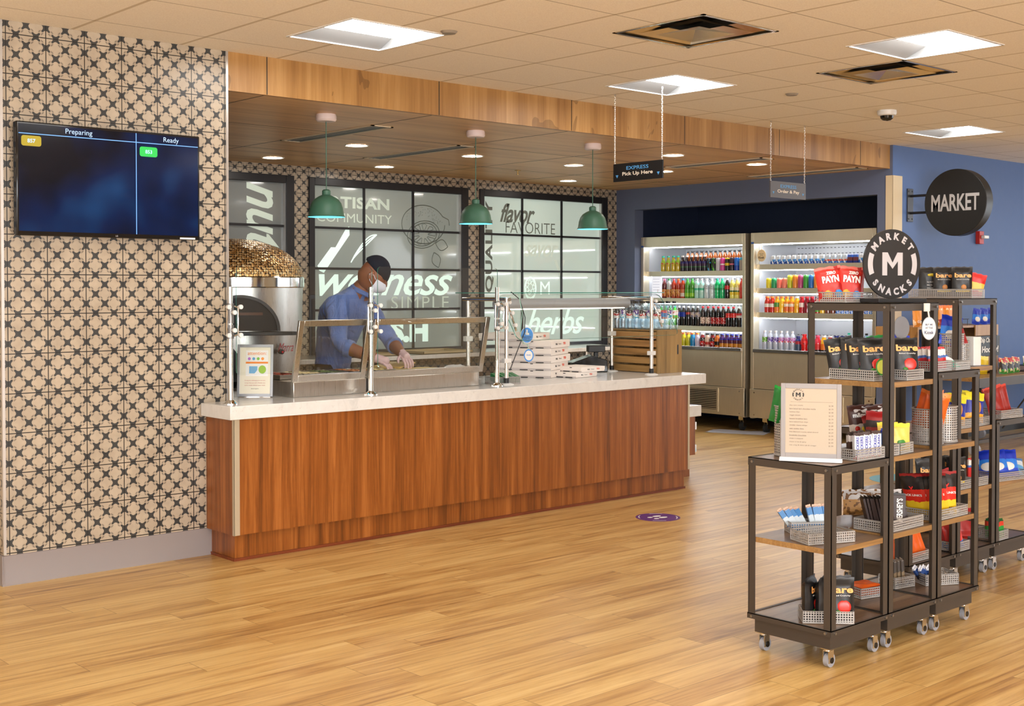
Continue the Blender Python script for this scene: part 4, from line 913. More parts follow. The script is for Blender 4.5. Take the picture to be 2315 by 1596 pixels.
eg = [('pel', 'wai'), ('wai', 'che'), ('che', 'upc'), ('upc', 'nek'), ('nek', 'hed'), ('upc', 'ns'), ('ns', 'ne'), ('ne', 'nw'), ('nw', 'nh'), ('upc', 'fs'), ('fs', 'fe'), ('fe', 'fw'), ('fw', 'fh'), ('pel', 'nhip'), ('nhip', 'nk'), ('nk', 'na'), ('na', 'nt'), ('pel', 'fhip'), ('fhip', 'fk'), ('fk', 'fa'), ('fa', 'ft')]
bv, bf = skin_mesh(vs, [(ix[a], ix[b]) for a, b in eg], 2)
SHIRT = mat('blue_work_shirt', lin((96, 118, 176)), .8, sheen=.2); 
def mat_shirt():
    m, t_, b = newmat('blue_work_shirt'); tc = t_.nodes.new('ShaderNodeTexCoord'); n = noise(t_, tc.outputs['Object'], 9, 3, .5, (1, 1, .45), 1.8); n2 = noise(t_, tc.outputs['Object'], 3, 2)
    t_.links.new(ramp(t_, n2, [(.3, lin((86, 106, 162))), (.7, lin((108, 130, 186)))]), b.inputs['Base Color']); setp(b, rough=.85, sheen=.2); bump(t_, b, n, .9, .03); return m
SHIRT = mat_shirt(); PANTS = mat('dark_trousers', lin((38, 40, 48)), .85); SKIN = mat('brown_skin', lin((136, 82, 54)), .5); GLOVE = mat('clear_glove', lin((214, 178, 182)), .35); SHOE = mat('black_shoe', (.02, .02, .02), .5)
CAPM = mat('navy_knit_cap', lin((22, 24, 36)), .9); MASK = mat('white_face_mask', lin((222, 226, 240)), .8)
segm = {('pel', 'wai'): 0, ('wai', 'che'): 0, ('che', 'upc'): 0, ('upc', 'nek'): 0, ('nek', 'hed'): 2, ('upc', 'ns'): 0, ('ns', 'ne'): 0, ('ne', 'nw'): 2, ('nw', 'nh'): 3, ('upc', 'fs'): 0, ('fs', 'fe'): 0, ('fe', 'fw'): 2, ('fw', 'fh'): 3, ('pel', 'nhip'): 1, ('nhip', 'nk'): 1, ('nk', 'na'): 1, ('na', 'nt'): 4, ('pel', 'fhip'): 1, ('fhip', 'fk'): 1, ('fk', 'fa'): 1, ('fa', 'ft'): 4}
def near(p):
    best, k = 9, 0
    for (a, b), mi in segm.items():
        A, B = Vector(J[a]), Vector(J[b]); d = B - A; q = max(0, min(1, (p - A).dot(d) / d.dot(d))); dd = (p - A - d * q).length - (rad[a] * (1 - q) + rad[b] * q)
        if dd < best: best, k = dd, (0 if (a, b) in (('ne', 'nw'), ('fe', 'fw')) and q < .30 else mi)
    return k
body = M()
for f in bf:
    c = sum((Vector(bv[i]) for i in f), Vector()) / len(f); body.f.append(f); body.m.append(near(c))
body.v = list(bv)
# folds in the shirt
for i, p in enumerate(body.v):
    P = Vector(p)
    if P.z > .98 and near(P) == 0:
        k = .006 * math.sin(P.z * 55 + P.x * 30) + .004 * math.sin(P.y * 70 - P.z * 40); c = Vector((4.9, 7.15, P.z)); d = (P - c); d.z = 0; body.v[i] = tuple(P + (d.normalized() * k if d.length > .01 else d))
# hands: palm plus five bent fingers each
def hand(w, h, down, side):
    w, h = Vector(w), Vector(h); f = (h - w).normalized(); f = (f + Vector((0, 0, -.25))).normalized(); s_ = f.cross(Vector((0, 0, 1))).normalized() * side; dn = f.cross(s_).normalized(); dn = dn if dn.z < 0 else -dn
    pv = [(*w, .026), (*(w + f * .045), (.036, .02)), (*(w + f * .085), (.038, .017))]
    V, Fc = skin_mesh(pv, [(0, 1), (1, 2)], 2); body.add(V, Fc, 3)
    for k, (off, ln) in enumerate(((-.030, .062), (-.010, .075), (.011, .070), (.030, .055))):
        b = w + f * .085 + s_ * off; p1 = b + (f * .92 + dn * .25) * ln * .45; p2 = p1 + (f * .6 + dn * .75) * ln * .32; p3 = p2 + (f * .25 + dn * .9) * ln * .26
        V, Fc = skin_mesh([(*(b - f * .02), .0095), (*b, .0095), (*p1, .0088), (*p2, .0080), (*p3, .0068)], [(0, 1), (1, 2), (2, 3), (3, 4)], 1); body.add(V, Fc, 3)
    b = w + f * .03 - s_ * .030; p1 = b + (f * .55 - s_ * .65 + dn * .3) * .04; p2 = p1 + (f * .85 - s_ * .1 + dn * .4) * .032
    V, Fc = skin_mesh([(*(b + s_ * .015), .012), (*b, .0115), (*p1, .0105), (*p2, .008)], [(0, 1), (1, 2), (2, 3)], 1); body.add(V, Fc, 3)
hand(J['nw'], J['nh'], 1, 1); hand(J['fw'], J['fh'], 1, -1)
# head: shaped sphere with nose, brow and chin, bent down and turned to the right of the photo
hd = M(); hd.sph((0, 0, 0), (.078, .098, .118), 28, 20)
for i, p in enumerate(hd.v):
    x, y, z = p
    if z < -.02: k = 1 + (z + .02) * 2.4; x *= max(.55, k); y = y * max(.72, 1 + (z + .02) * 1.4) + (-.008 if y < 0 else .012)
    if y < -.05:
        if abs(x) < .02 and -.045 < z < .015: y -= .022 * (1 - abs(x) / .02) * (1 - abs(z + .022) / .04)
        if .01 < z < .035: y += .0035
        for ex in (-.03, .03):
            if (x - ex) ** 2 + (z - .008) ** 2 < .00035: y += .008
    hd.v[i] = (x, y, z)
nh_ = len(hd.v)
for ex in (-.03, .03): hd.sph((ex, -.083, .008), (.012, .009, .010), 10, 6)
for ex in (-1, 1): hd.sph((ex * .078, .012, -.012), (.010, .020, .032), 10, 8)
fd = Vector((.78, -.62, 0)).normalized(); rzh = math.atan2(fd.x, -fd.y)   # -Y of the head towards fd
fd_a = math.atan2(fd.y, fd.x)
HM = Matrix.Translation((4.955, 6.89, 1.585)) @ Matrix.Rotation(rzh, 4, 'Z') @ Matrix.Rotation(math.radians(34), 4, 'X')
hd.xf(HM); body.add(hd.v, hd.f, 2)
wk = thing('person', 'person in a dark cap, white face mask and blue shirt leaning over the prep case', 'person', (4.90, 7.3, 0)); OO = Vector((4.9, 7.3, 0))
ob('body', body, [SHIRT, PANTS, SKIN, GLOVE, SHOE], wk, smooth=180)
cp = M(); cp.sph((0, .008, .012), (.086, .108, .122), 28, 20); cp.v = [(x * (1 if z > .028 + .25 * y else .9), y * (1 if z > .028 + .25 * y else .9), max(z, .028 + .25 * y - .002)) for x, y, z in cp.v]
cp.xf(HM)
ob('cap', cp, CAPM, wk, smooth=60)
mk = M(); g = 10; v = []
for i in range(g + 1):
    for j in range(g + 1):
        a = (i / g - .5) * 2.5; z = -.012 - .085 * j / g; rr_ = .094 - .025 * (j / g) ** 2; bulge = .024 * math.cos(a * .9) * math.sin(PI * j / g)
        v.append(((rr_ * .86) * math.sin(a), -(rr_ + bulge + .006) * math.cos(a) - .004, z))
mk.add(v, [(i * (g + 1) + j, (i + 1) * (g + 1) + j, (i + 1) * (g + 1) + j + 1, i * (g + 1) + j + 1) for i in range(g) for j in range(g)])
for ex in (-1, 1): mk.tube([(ex * .076, -.03, -.02), (ex * .084, .0, .0), (ex * .086, .025, -.01), (ex * .08, .0, -.045), (ex * .074, -.03, -.06)], .002, 5)
mk.xf(HM); ob('face_mask', mk, MASK, wk, smooth=60)
cl = M()
for k, (rr__, dz) in enumerate(((.074, 0), (.070, .012))): cl.tube([(4.925 + rr__ * math.cos(a), 6.985 + rr__ * math.sin(a) * .95, 1.462 + dz - .035 * math.cos(a - fd_a)) for a in [2 * PI * i / 24 for i in range(25)]], .011, 8)
ob('shirt_collar', cl, SHIRT, wk)
for a_, b_ in (('ne', 'nw'), ('fe', 'fw')):
    p_ = Vector(J[a_]).lerp(Vector(J[b_]), .30); d_ = (Vector(J[b_]) - Vector(J[a_])).normalized(); ob('sleeve_cuff', M().cyl(p_ - d_ * .03, p_ + d_ * .012, .060, .058, 24), SHIRT, wk, bev=.004)
for c in wk.children: c.matrix_parent_inverse = Matrix.Translation(-OO)
# ---------------------------------------------------------------- drinks coolers in the alcove
XF = 10.55
INNER = mat('cooler_liner', (.62, .63, .66), .35, .5); LIDG = mat('cooler_grey', (.30, .29, .27), .4, .6)
def cooler(y0, y1, label, shelves, deck):
    t = thing('drinks_cooler', label, 'cooler', (XF, (y0 + y1) / 2, 0), 0, 'open-front drinks coolers'); w = (y1 - y0) / 2; D = .78
    for q in (-w, w - .04): ob('body_panel', M().box(.0, D, q, q + .04, .15, 2.07), STEELV, t, bev=.003)
    ob('liner', M().box(D - .05, D, -w + .04, w - .04, .15, 2.07).box(.04, D - .05, -w + .04, w - .04, .80, .845).box(.09, D - .05, -w + .0405, -w + .045, .85, 1.96).box(.09, D - .05, w - .045, w - .0405, .85, 1.96), INNER, t, smooth=0)
    ob('header_panel', M().box(.0, D, -w + .04, w - .04, 1.955, 2.07), STEELV, t, bev=.003)
    ob('front_panel', M().box(.0, .035, -w + .04, w - .04, .46, .835), STEELV, t, bev=.003)
    ob('deck_rail', M().box(-.015, .035, -w + .04, w - .04, .835, .872), mat('deck_steel', (.5, .5, .5), .2, 1), t, bev=.004)
    ob('lower_panel', M().box(-.012, .02, -w, w, .16, .455), STEELV, t, bev=.003)
    for sy in (-1, 1):
        for z in (.19, .42): ob('panel_screw', M().cyl((-.012, sy * (w - .06), z), (-.015, sy * (w - .06), z), .008, n=10), CHROME, t)
    vf = M(); yc = -.10
    vf.box(-.02, -.012, yc - .29, yc + .29, .19, .21).box(-.02, -.012, yc - .29, yc + .29, .42, .44).box(-.02, -.012, yc - .29, yc - .27, .21, .42).box(-.02, -.012, yc + .27, yc + .29, .21, .42)
    g = ob('grille', vf, STEELV, t)
    ob('grille_back', M().box(-.0135, -.0125, yc - .27, yc + .27, .21, .42), BLACK, g, smooth=0)
    lv = M()
    for k in range(11): lv.box(-.020, -.014, yc - .27, yc + .27, .216 + k * .019, .224 + k * .019)
    ob('louvre', lv, STEELV, g, smooth=0)
    for z in shelves:
        sh = ob('shelf', M().box(.055, D - .06, -w + .045, w - .045, z - .02, z), INNER, t, smooth=0)
        ob('price_rail', M().box(.045, .055, -w + .045, w - .045, z - .052, z + .003), STEELV, sh, bev=.001)
        ob('led_strip', M().box(.075, .095, -w + .06, w - .06, z - .062, z - .054), LED, sh, smooth=0)
    ob('led_strip', M().box(.09, .11, -w + .06, w - .06, 1.946, 1.954), LED, t, smooth=0)
    ds = M()
    for k in range(30):
        yy = -w + .08 + k * (2 * w - .16) / 29
        for z in (1.92, 1.86, 1.6, 1.3, 1.0): ds.box(D - .0515, D - .0505, yy - .012, yy + .012, z, z + .006)
    ob('air_slots', ds, BLACK, t, smooth=0)
    for yy in (-w + .12, w - .12):
        for x in (.12, D - .12):
            c = ob('caster', M().box(x - .03, x + .03, yy - .03, yy + .03, .11, .155).box(x - .012, x + .03, yy - .022, yy - .018, .04, .12).box(x - .012, x + .03, yy + .018, yy + .022, .04, .12), CHROME, t)
            ob('wheel', M().cyl((x, yy - .016, .045), (x, yy + .016, .045), .045, n=24), mat('dark_rubber', (.02, .02, .02), .6), c)
    ob('badge', M().box(-.002, 0, w - .04, w - .005, 1.955, 1.975), mat('badge_blue', lin((50, 90, 160)), .4), t, smooth=0)
    return t
cooler(8.10, 9.555, 'left stainless open drinks cooler with four lit rows of bottles', (1.682, 1.387, 1.087), .89)
cooler(6.56, 8.03, 'right stainless open drinks cooler behind the snack racks', (1.741, 1.496, 1.246), .893)
ZB = .8455
# small meshes shared by repeats
PET = [(.010, 0), (.027, .003), (.0295, .014), (.0275, .04), (.0295, .06), (.0295, .115), (.0275, .125), (.0295, .135), (.028, .155), (.019, .178), (.0125, .19), (.012, .198)]
GLS = [(.010, 0), (.0285, .003), (.0295, .01), (.0295, .10), (.027, .115), (.017, .14), (.015, .165), (.0165, .168)]
SQT = [(.01, 0), (.030, .003), (.0305, .02), (.028, .05), (.0305, .07), (.0305, .10), (.026, .125), (.018, .142), (.0175, .15)]
def liquid(n, c, a=.0): return mat('drink_' + n, lin(c), .12, 0, coat=.5)
CAPC = {k: mat('cap_' + k, lin(v), .4) for k, v in dict(white=(236, 236, 238), pink=(236, 90, 130), green=(60, 170, 80), orange=(240, 120, 50), blue=(40, 130, 210), red=(206, 30, 40), black=(24, 24, 26), teal=(50, 190, 160), navy=(30, 40, 120)).items()}
CACHE = {}
def drink(key, label, loc, group, prof, body, cap, lab=None, lz=(.4, .7), s=1.0):
    if key in CACHE: return dup(CACHE[key], loc, None, label, group)
    CACHE[key] = bottle('drink_bottle', label, 'bottle', loc, prof, body, CAPC[cap], lab, lz, group, s, 0, 12); return CACHE[key]
def can(key, label, loc, group, r, h, m):
    if key in CACHE: return dup(CACHE[key], loc, None, label, group)
    t = thing('drink_can', label, 'can', loc, 0, group)
    ob('can_body', M().lathe([(r * .8, 0), (r, .006), (r, h - .012), (r * .82, h - .002), (r * .78, h)], 16, cap=True), m, t)
    ob('can_lid', M().cyl((0, 0, h), (0, 0, h + .002), r * .74, n=16), CHROME, t); CACHE[key] = t; return t
def B2(n, *bands, spots=None): return mat_bands('wrap_' + n, [(p, lin(c)) for p, c in bands], .28, spots=(lin(spots[0]), spots[1], spots[2]) if spots else None)
def span(i, n, a='from the left'):
    o = ['first', 'second', 'third', 'fourth', 'fifth', 'sixth', 'seventh', 'eighth', 'ninth', 'tenth', 'eleventh', 'twelfth'][i]; return '%s of %d %s' % (o, n, a)
NUM = {2: 'two', 3: 'three', 4: 'four', 5: 'five', 6: 'six', 9: 'nine', 10: 'ten', 7: 'seven', 8: 'eight', 12: 'twelve'}
def fill(ys, z, specs, where, x=10.63):
    """specs: (count, maker, text). Equal neighbours in a row share label and group"""
    i = 0
    for n, mk, tx in specs:
        for k in range(n):
            if i >= len(ys): return
            ordn = ['leftmost', 'second from left', 'third from left', 'fourth from left', 'fifth from left', 'sixth from left', 'seventh from left', 'eighth from left', 'ninth from left', 'tenth from left', 'eleventh from left', 'twelfth from left', 'rightmost'][k] if n > 2 else ['left one', 'right one'][k]
            if n > 2 and k == n - 1: ordn = 'rightmost'
            lb = '%s, %s' % (tx, where) if n == 1 else '%s, %s, %s' % (tx, where, ordn)
            mk(lb, (x, ys[i], z + .0005), '%s, %s' % (tx, where)); i += 1
r1 = [9.293, 9.22, 9.144, 9.079, 9.012, 8.951, 8.89, 8.829, 8.768, 8.707, 8.645, 8.579, 8.519, 8.458, 8.395, 8.335, 8.271, 8.205]
r2 = [9.348, 9.276, 9.205, 9.138, 9.072, 9.008, 8.943, 8.876, 8.808, 8.742, 8.673, 8.603, 8.53, 8.463, 8.395, 8.329, 8.264, 8.20]
r3 = [9.325, 9.257, 9.19, 9.125, 9.06, 8.995, 8.93, 8.864, 8.797, 8.726, 8.655, 8.582, 8.516, 8.448, 8.38, 8.312, 8.24]
r4 = [9.345, 9.276, 9.205, 9.134, 9.065, 8.996, 8.932, 8.868, 8.800, 8.73, 8.661, 8.594, 8.528, 8.463, 8.399, 8.335, 8.272, 8.208]
c1 = [7.80, 7.738, 7.675, 7.612, 7.549, 7.486, 7.423, 7.355, 7.285, 7.21, 7.145, 7.08, 7.012, 6.949, 6.887, 6.825, 6.765, 6.705]
c2 = [7.86, 7.793, 7.727, 7.664, 7.597, 7.533, 7.469, 7.405, 7.342, 7.28, 7.218]
c3 = [7.876, 7.815, 7.755, 7.695, 7.635, 7.573, 7.512, 7.452, 7.392, 7.332, 7.270, 7.208, 7.147, 7.09, 7.036, 6.983, 6.93, 6.877, 6.824, 6.771, 6.718, 6.665]
c4 = [7.905, 7.837, 7.768, 7.70, 7.63, 7.562, 7.494, 7.42, 7.335, 7.262, 7.19, 7.118, 7.047, 6.978, 6.905, 6.84, 6.775, 6.71]
def D(key, prof, body, cap, lab=None, lz=(.4, .7), s=1.0): return lambda lb, loc, g: drink(key, lb, loc, g, prof, body, cap, lab, lz, s)
def Cn(key, r, h, m): return lambda lb, loc, g: can(key, lb, loc, g, r, h, m)
L1 = 'top shelf of left cooler'; L2_ = 'second shelf of left cooler'; L3 = 'third shelf of left cooler'; L4 = 'bottom of left cooler'
fill(r1, 1.682, [
 (4, D('tea', GLS, liquid('tea', (206, 176, 30)), 'teal', B2('tea', (0, (190, 190, 60)), (.4, (150, 190, 60)), spots=((200, 50, 30), 3, .6)), (.5, .85), .93), 'yellow tea bottle'),
 (6, D('dk', GLS, liquid('dark', (36, 18, 22)), 'white', B2('dk', (0, (28, 18, 30)), (.35, (50, 110, 50)), (.45, (60, 30, 60)), (.75, (50, 40, 110))), (.05, .7), .93), 'dark purple coffee bottle'),
 (1, Cn('enb', .0275, .138, B2('enb', (0, (10, 12, 16)), spots=((60, 150, 190), 4, .6))), 'black energy can with blue mark'), (1, Cn('eng', .0275, .138, B2('eng', (0, (10, 12, 12)), spots=((90, 190, 40), 4, .58))), 'black energy can with green mark'),
 (1, Cn('slv', .0275, .138, B2('slv', (0, (190, 190, 196)))), 'silver can'), (1, Cn('pnk', .0275, .138, B2('pnk', (0, (206, 70, 150)), (.45, (240, 230, 240)), (.55, (220, 60, 150)))), 'pink can'),
 (1, Cn('byl', .0275, .138, B2('byl', (0, (26, 24, 20)), (.4, (226, 190, 20)), (.6, (30, 26, 20)), (.9, (240, 210, 20)))), 'black and yellow can'), (1, Cn('bpk', .0275, .138, B2('bpk', (0, (40, 22, 34)), (.45, (226, 110, 130)), (.55, (50, 24, 40)))), 'black and rose can'),
 (1, Cn('blu', .0275, .138, B2('blu', (0, (20, 60, 160)), (.4, (30, 110, 210)))), 'blue can'), (1, Cn('gry', .0275, .138, B2('gry', (0, (170, 160, 150)), (.8, (70, 180, 220)))), 'grey can with blue rim')], L1)
fill([9.0 - .064 * k for k in range(12)], 1.682, [(12, D('amb', PET, liquid('amber', (150, 72, 24)), 'black', None, s=1.02), 'amber bottle behind the cans')], L1, 10.705)
ol = B2('orl', (0, (210, 140, 60)), (.5, (226, 170, 90)), spots=((160, 60, 30), 4, .55))
fill(r2, 1.387, [
 (1, D('b1', PET, liquid('brown', (90, 30, 18)), 'white', ol, (.1, .5)), 'brown iced tea with white cap'), (1, D('b2', PET, liquid('dkred', (96, 20, 24)), 'pink', ol, (.1, .5)), 'dark red iced tea with pink cap'),
 (1, D('b3', PET, liquid('clearish', (196, 200, 200)), 'green', ol, (.05, .5)), 'pale drink with green cap and orange label'), (1, D('b4', PET, liquid('rust', (180, 52, 20)), 'pink', ol, (.1, .5)), 'rust coloured iced tea with pink cap'),
 (1, D('b5', PET, liquid('rust', (180, 52, 20)), 'orange', ol, (.1, .5)), 'rust coloured iced tea with orange cap'), (1, D('b6', PET, liquid('rust', (180, 52, 20)), 'blue', B2('wh', (0, (226, 210, 200)), (.5, (210, 110, 60))), (.1, .5)), 'rust coloured iced tea with blue cap'),
 (2, D('gr', PET, liquid('green', (70, 150, 40)), 'green', B2('gl', (0, (150, 210, 50)), (.5, (80, 170, 40))), (.1, .5)), 'green soda bottle'), (2, D('aq', PET, liquid('aqua', (176, 226, 214)), 'white', B2('al', (0, (70, 190, 150)), (.4, (200, 235, 225))), (.45, .75)), 'pale aqua soda bottle'),
 (2, D('cl', PET, liquid('clear', (206, 222, 226)), 'white', B2('cll', (0, (190, 200, 206)), spots=((90, 100, 110), 6, .6)), (.5, .72)), 'clear soda bottle'), (2, D('sp', PET, liquid('emerald', (20, 186, 110)), 'teal', B2('spl', (0, (20, 150, 80)), (.5, (60, 210, 140))), (.45, .7)), 'emerald lemon-lime bottle'),
 (1, D('ck', PET, liquid('cola', (22, 10, 8)), 'white', B2('ckl', (0, (200, 30, 30))), (.5, .7)), 'single dark cola bottle with red label'), (2, D('le', PET, liquid('lemon', (240, 232, 120)), 'white', B2('lel', (0, (226, 200, 40)), (.4, (60, 110, 60)), (.6, (240, 236, 190))), (.2, .6)), 'yellow lemonade bottle'),
 (1, D('rd', PET, liquid('redd', (220, 60, 40)), 'red', None), 'red drink at the right end')], L2_)
col = liquid('cola', (22, 10, 8))
fill(r3, 1.087, [(4, D('lg', PET, liquid('limegreen', (60, 226, 40)), 'teal', B2('lgl', (0, (50, 180, 30)), (.5, (240, 120, 40)), (.65, (60, 190, 40))), (.5, .72)), 'bright green soda bottle'),
 (2, D('p1', PET, col, 'white', B2('p1', (0, (20, 50, 170))), (.5, .75)), 'cola bottle with blue label'), (1, D('p2', PET, col, 'white', B2('p2', (0, (20, 20, 24)), (.5, (180, 60, 50))), (.5, .75)), 'cola bottle with black label'), (2, D('p3', PET, col, 'white', B2('p3', (0, (190, 176, 168)), spots=((50, 60, 120), 3, .6)), (.5, .75)), 'cola bottle with narrow cream label'),
 (2, D('p4', PET, col, 'red', B2('p4', (0, (226, 206, 190)), spots=((120, 50, 40), 5, .6)), (.15, .5)), 'root beer bottle with cream label'), (3, D('p5', PET, col, 'red', B2('p5', (0, (176, 30, 34)), spots=((230, 220, 215), 5, .63)), (.15, .5)), 'dark soda bottle with low red label'),
 (2, D('p6', PET, col, 'red', B2('p6', (0, (214, 36, 30)), spots=((240, 230, 225), 6, .66)), (.5, .74)), 'cola bottle with high red label'), (1, D('p7', PET, col, 'white', B2('p7', (0, (214, 200, 190)), (.5, (200, 40, 40))), (.5, .74)), 'diet cola bottle with silver and red label')], L3)
fill(r4, ZB, [(4, D('nv', SQT, liquid('navyd', (20, 26, 110)), 'orange', None), 'navy sports drink'), (1, D('nv', SQT, liquid('navyd', (20, 26, 110)), 'orange', None), 'navy sports drink beside the yellow pair'), (2, D('ye', SQT, liquid('yel', (214, 206, 40)), 'orange', None), 'yellow sports drink'), (1, D('sk', SQT, liquid('sky', (30, 140, 200)), 'orange', None), 'sky blue sports drink'),
 (1, D('li', SQT, liquid('lilac', (214, 206, 230)), 'orange', None), 'lilac sports drink'), (1, D('s1', SQT, liquid('crimson', (130, 24, 34)), 'white', B2('s1', (0, (210, 40, 40)), (.5, (30, 20, 24)), spots=((240, 230, 230), 4, .62)), (.3, .8)), 'crimson juice bottle'), (1, D('s2', SQT, liquid('peach', (226, 190, 170)), 'black', B2('s2', (0, (200, 60, 50)), (.4, (230, 200, 180))), (.3, .8)), 'peach juice bottle'),
 (1, D('s3', SQT, liquid('crimson', (130, 24, 34)), 'black', B2('s1', (0, (1, 1, 1))), (.3, .8)), 'crimson juice bottle with black cap'), (1, D('s4', SQT, liquid('ora', (220, 120, 40)), 'black', B2('s4', (0, (30, 20, 20)), (.5, (226, 120, 40))), (.3, .8)), 'orange and black juice bottle'),
 (5, D('s5', SQT, liquid('plum', (96, 40, 50)), 'navy', B2('s5', (0, (226, 150, 50)), (.35, (90, 30, 60)), (.7, (50, 50, 170))), (.2, .9)), 'plum and orange juice bottle')], L4)
R1, R2, R3, R4 = 'top shelf of right cooler', 'second shelf of right cooler', 'third shelf of right cooler', 'bottom of right cooler'
def carton(key, m): 
    def f(lb, loc, g):
        if key in CACHE: return dup(CACHE[key], loc, None, lb, g)
        t = thing('drink_carton', lb, 'carton', loc, 0, g); ob('carton_body', M().box(-.022, .022, -.024, .024, 0, .082), m, t, bev=.001); ob('fold_top', M().box(-.004, .004, -.02, .02, .0821, .092), PAPER, t); CACHE[key] = t; return t
    return f
fill(c1, 1.741, [(10, carton('cb', B2('cb', (0, (30, 80, 170)), (.35, (70, 150, 220)), (.6, (226, 236, 246)), spots=((240, 244, 250), 3, .55))), 'blue and white yogurt carton'), (4, carton('cr', B2('cr', (0, (60, 120, 200)), (.3, (220, 90, 60)), (.5, (210, 226, 240)), spots=((240, 244, 250), 3, .58))), 'blue carton with a red corner'), (2, carton('cd', B2('cd', (0, (40, 50, 130)), (.3, (120, 60, 60)), (.7, (70, 110, 200)))), 'dark blue dessert carton'), (2, carton('cb', None), 'yogurt carton at the right end')], R1)
for k_, c_ in dict(yl=(226, 206, 40), gn=(30, 150, 90), co=(240, 130, 110), lm=(190, 200, 40), on=(226, 140, 40), mg=(186, 70, 120), gg=(60, 150, 50), bb=(40, 110, 190)).items(): B2('can_' + k_, (0, c_), (.86, tuple(min(255, v + 40) for v in c_)))
cm_ = lambda k_: MC['wrap_can_' + k_]
fill(c2, 1.496, [(1, Cn('yl', .027, .105, cm_('yl')), 'short yellow seltzer can'), (1, Cn('gn', .027, .105, cm_('gn')), 'short green seltzer can'), (2, Cn('co', .027, .105, cm_('co')), 'short coral seltzer can'), (1, Cn('lm', .027, .135, cm_('lm')), 'tall lime yellow can'), (1, Cn('on', .027, .135, cm_('on')), 'tall orange can'), (1, Cn('mg', .027, .135, cm_('mg')), 'tall magenta can'), (1, Cn('gg', .027, .135, cm_('gg')), 'tall green can'), (1, Cn('bb', .027, .135, cm_('bb')), 'tall blue can'), (2, Cn('on', .027, .135, cm_('on')), 'tall orange can behind the red bags')], R2)
fill(c3, 1.246, [(2, D('v8', SQT, liquid('tomato', (200, 50, 24)), 'orange', B2('v8', (0, (206, 40, 30)), (.4, (240, 236, 230)), (.75, (200, 40, 30))), (.1, .8)), 'red vegetable juice bottle'), (1, D('oj', SQT, liquid('ojc', (250, 176, 30)), 'orange', B2('oj', (0, (240, 130, 40)), (.5, (80, 150, 60))), (.1, .7)), 'orange juice with green leaf label'), (1, D('yj', SQT, liquid('yjc', (252, 206, 50)), 'orange', None), 'plain yellow juice bottle'),
 (2, D('pj', SQT, liquid('ojc', (250, 176, 30)), 'orange', B2('pj', (0, (236, 120, 50)), (.5, (246, 236, 220)), (.8, (240, 150, 60))), (.1, .75)), 'orange juice with cream label'), (1, D('mj', SQT, liquid('mjc', (250, 190, 20)), 'white', None), 'golden juice with white cap'), (1, D('rj', SQT, liquid('rjc', (190, 20, 40)), 'red', B2('rj', (0, (190, 30, 40)), (.5, (246, 230, 226))), (.1, .7)), 'red juice with white label'), (2, D('cj', SQT, liquid('cjc', (140, 14, 34)), 'red', None), 'deep red cranberry bottle'),
 (1, D('gj', SQT, liquid('rjc', (190, 20, 40)), 'navy', B2('gj', (0, (90, 170, 60)), (.3, (110, 50, 160)), (.6, (240, 236, 240))), (.1, .8)), 'purple grape juice bottle'), (1, D('yj', None, None, None), 'yellow juice behind the rack post'), (2, D('br', SQT, liquid('brj', (120, 60, 40)), 'red', None), 'brown juice bottle behind the tall rack'),
 (9, D('bw', SQT, liquid('bwl', (60, 130, 220)), 'white', B2('bw', (0, (60, 120, 220)), spots=((220, 236, 250), 5, .55)), (.1, .8), .6), 'small blue water bottle')], R3)
wat = WATER
fill(c4, ZB, [(1, D('w1', PET, liquid('wtr', (196, 204, 222)), 'white', B2('w1', (0, (110, 180, 60)), spots=((230, 240, 230), 5, .6)), (.5, .75)), 'sparkling water with green label'), (2, D('w2', PET, liquid('wtr', (196, 204, 222)), 'white', B2('w2', (0, (110, 80, 180)), spots=((230, 230, 245), 4, .55)), (.5, .75)), 'sparkling water with violet label'), (3, D('w3', PET, liquid('wtr', (196, 204, 222)), 'white', B2('w3', (0, (220, 60, 80)), (.3, (200, 120, 200)), spots=((235, 230, 245), 4, .55)), (.5, .75)), 'sparkling water with pink label'),
 (1, D('w4', SQT, liquid('dkb', (40, 60, 110)), 'navy', B2('w4', (0, (60, 80, 110)), (.6, (170, 30, 50)), (.85, (40, 50, 170))), (.1, .9)), 'dark blue and red bottle'), (2, D('w5', SQT, liquid('bred', (226, 36, 36)), 'red', B2('w5', (0, (226, 40, 40)), (.6, (190, 20, 30)), spots=((60, 20, 30), 4, .68)), (.5, .85), 1.15), 'big red drink bottle'),
 (1, D('w6', SQT, liquid('pk', (226, 50, 80)), 'pink', B2('w6', (0, (16, 16, 18)), (.4, (226, 60, 60))), (.0, .6), 1.1), 'pink sports bottle with black base'), (1, D('w7', SQT, liquid('yo', (250, 190, 40)), 'white', B2('w7', (0, (16, 16, 18)), (.4, (250, 130, 40))), (.0, .6), 1.1), 'yellow sports bottle with black base'), (1, D('w8', SQT, liquid('rr', (210, 24, 40)), 'white', B2('w8', (0, (16, 16, 18)), (.4, (230, 230, 235))), (.0, .6), 1.1), 'red sports bottle with black base'),
 (2, D('w9', SQT, liquid('yb', (240, 220, 60)), 'navy', B2('w9', (0, (30, 50, 160)), (.3, (240, 220, 40)), (.6, (200, 214, 240))), (.0, .9), 1.1), 'yellow and blue milk drink'), (2, D('wa', PET, liquid('paq', (190, 226, 240)), 'teal', B2('wa', (0, (90, 170, 220)), (.6, (226, 226, 150))), (.3, .8)), 'pale blue bottle with teal cap'), (2, D('wb', PET, liquid('pbl', (150, 190, 226)), 'black', B2('wb', (0, (40, 90, 160)), spots=((230, 240, 250), 4, .5)), (.3, .75)), 'pale blue bottle with black cap')], R4)
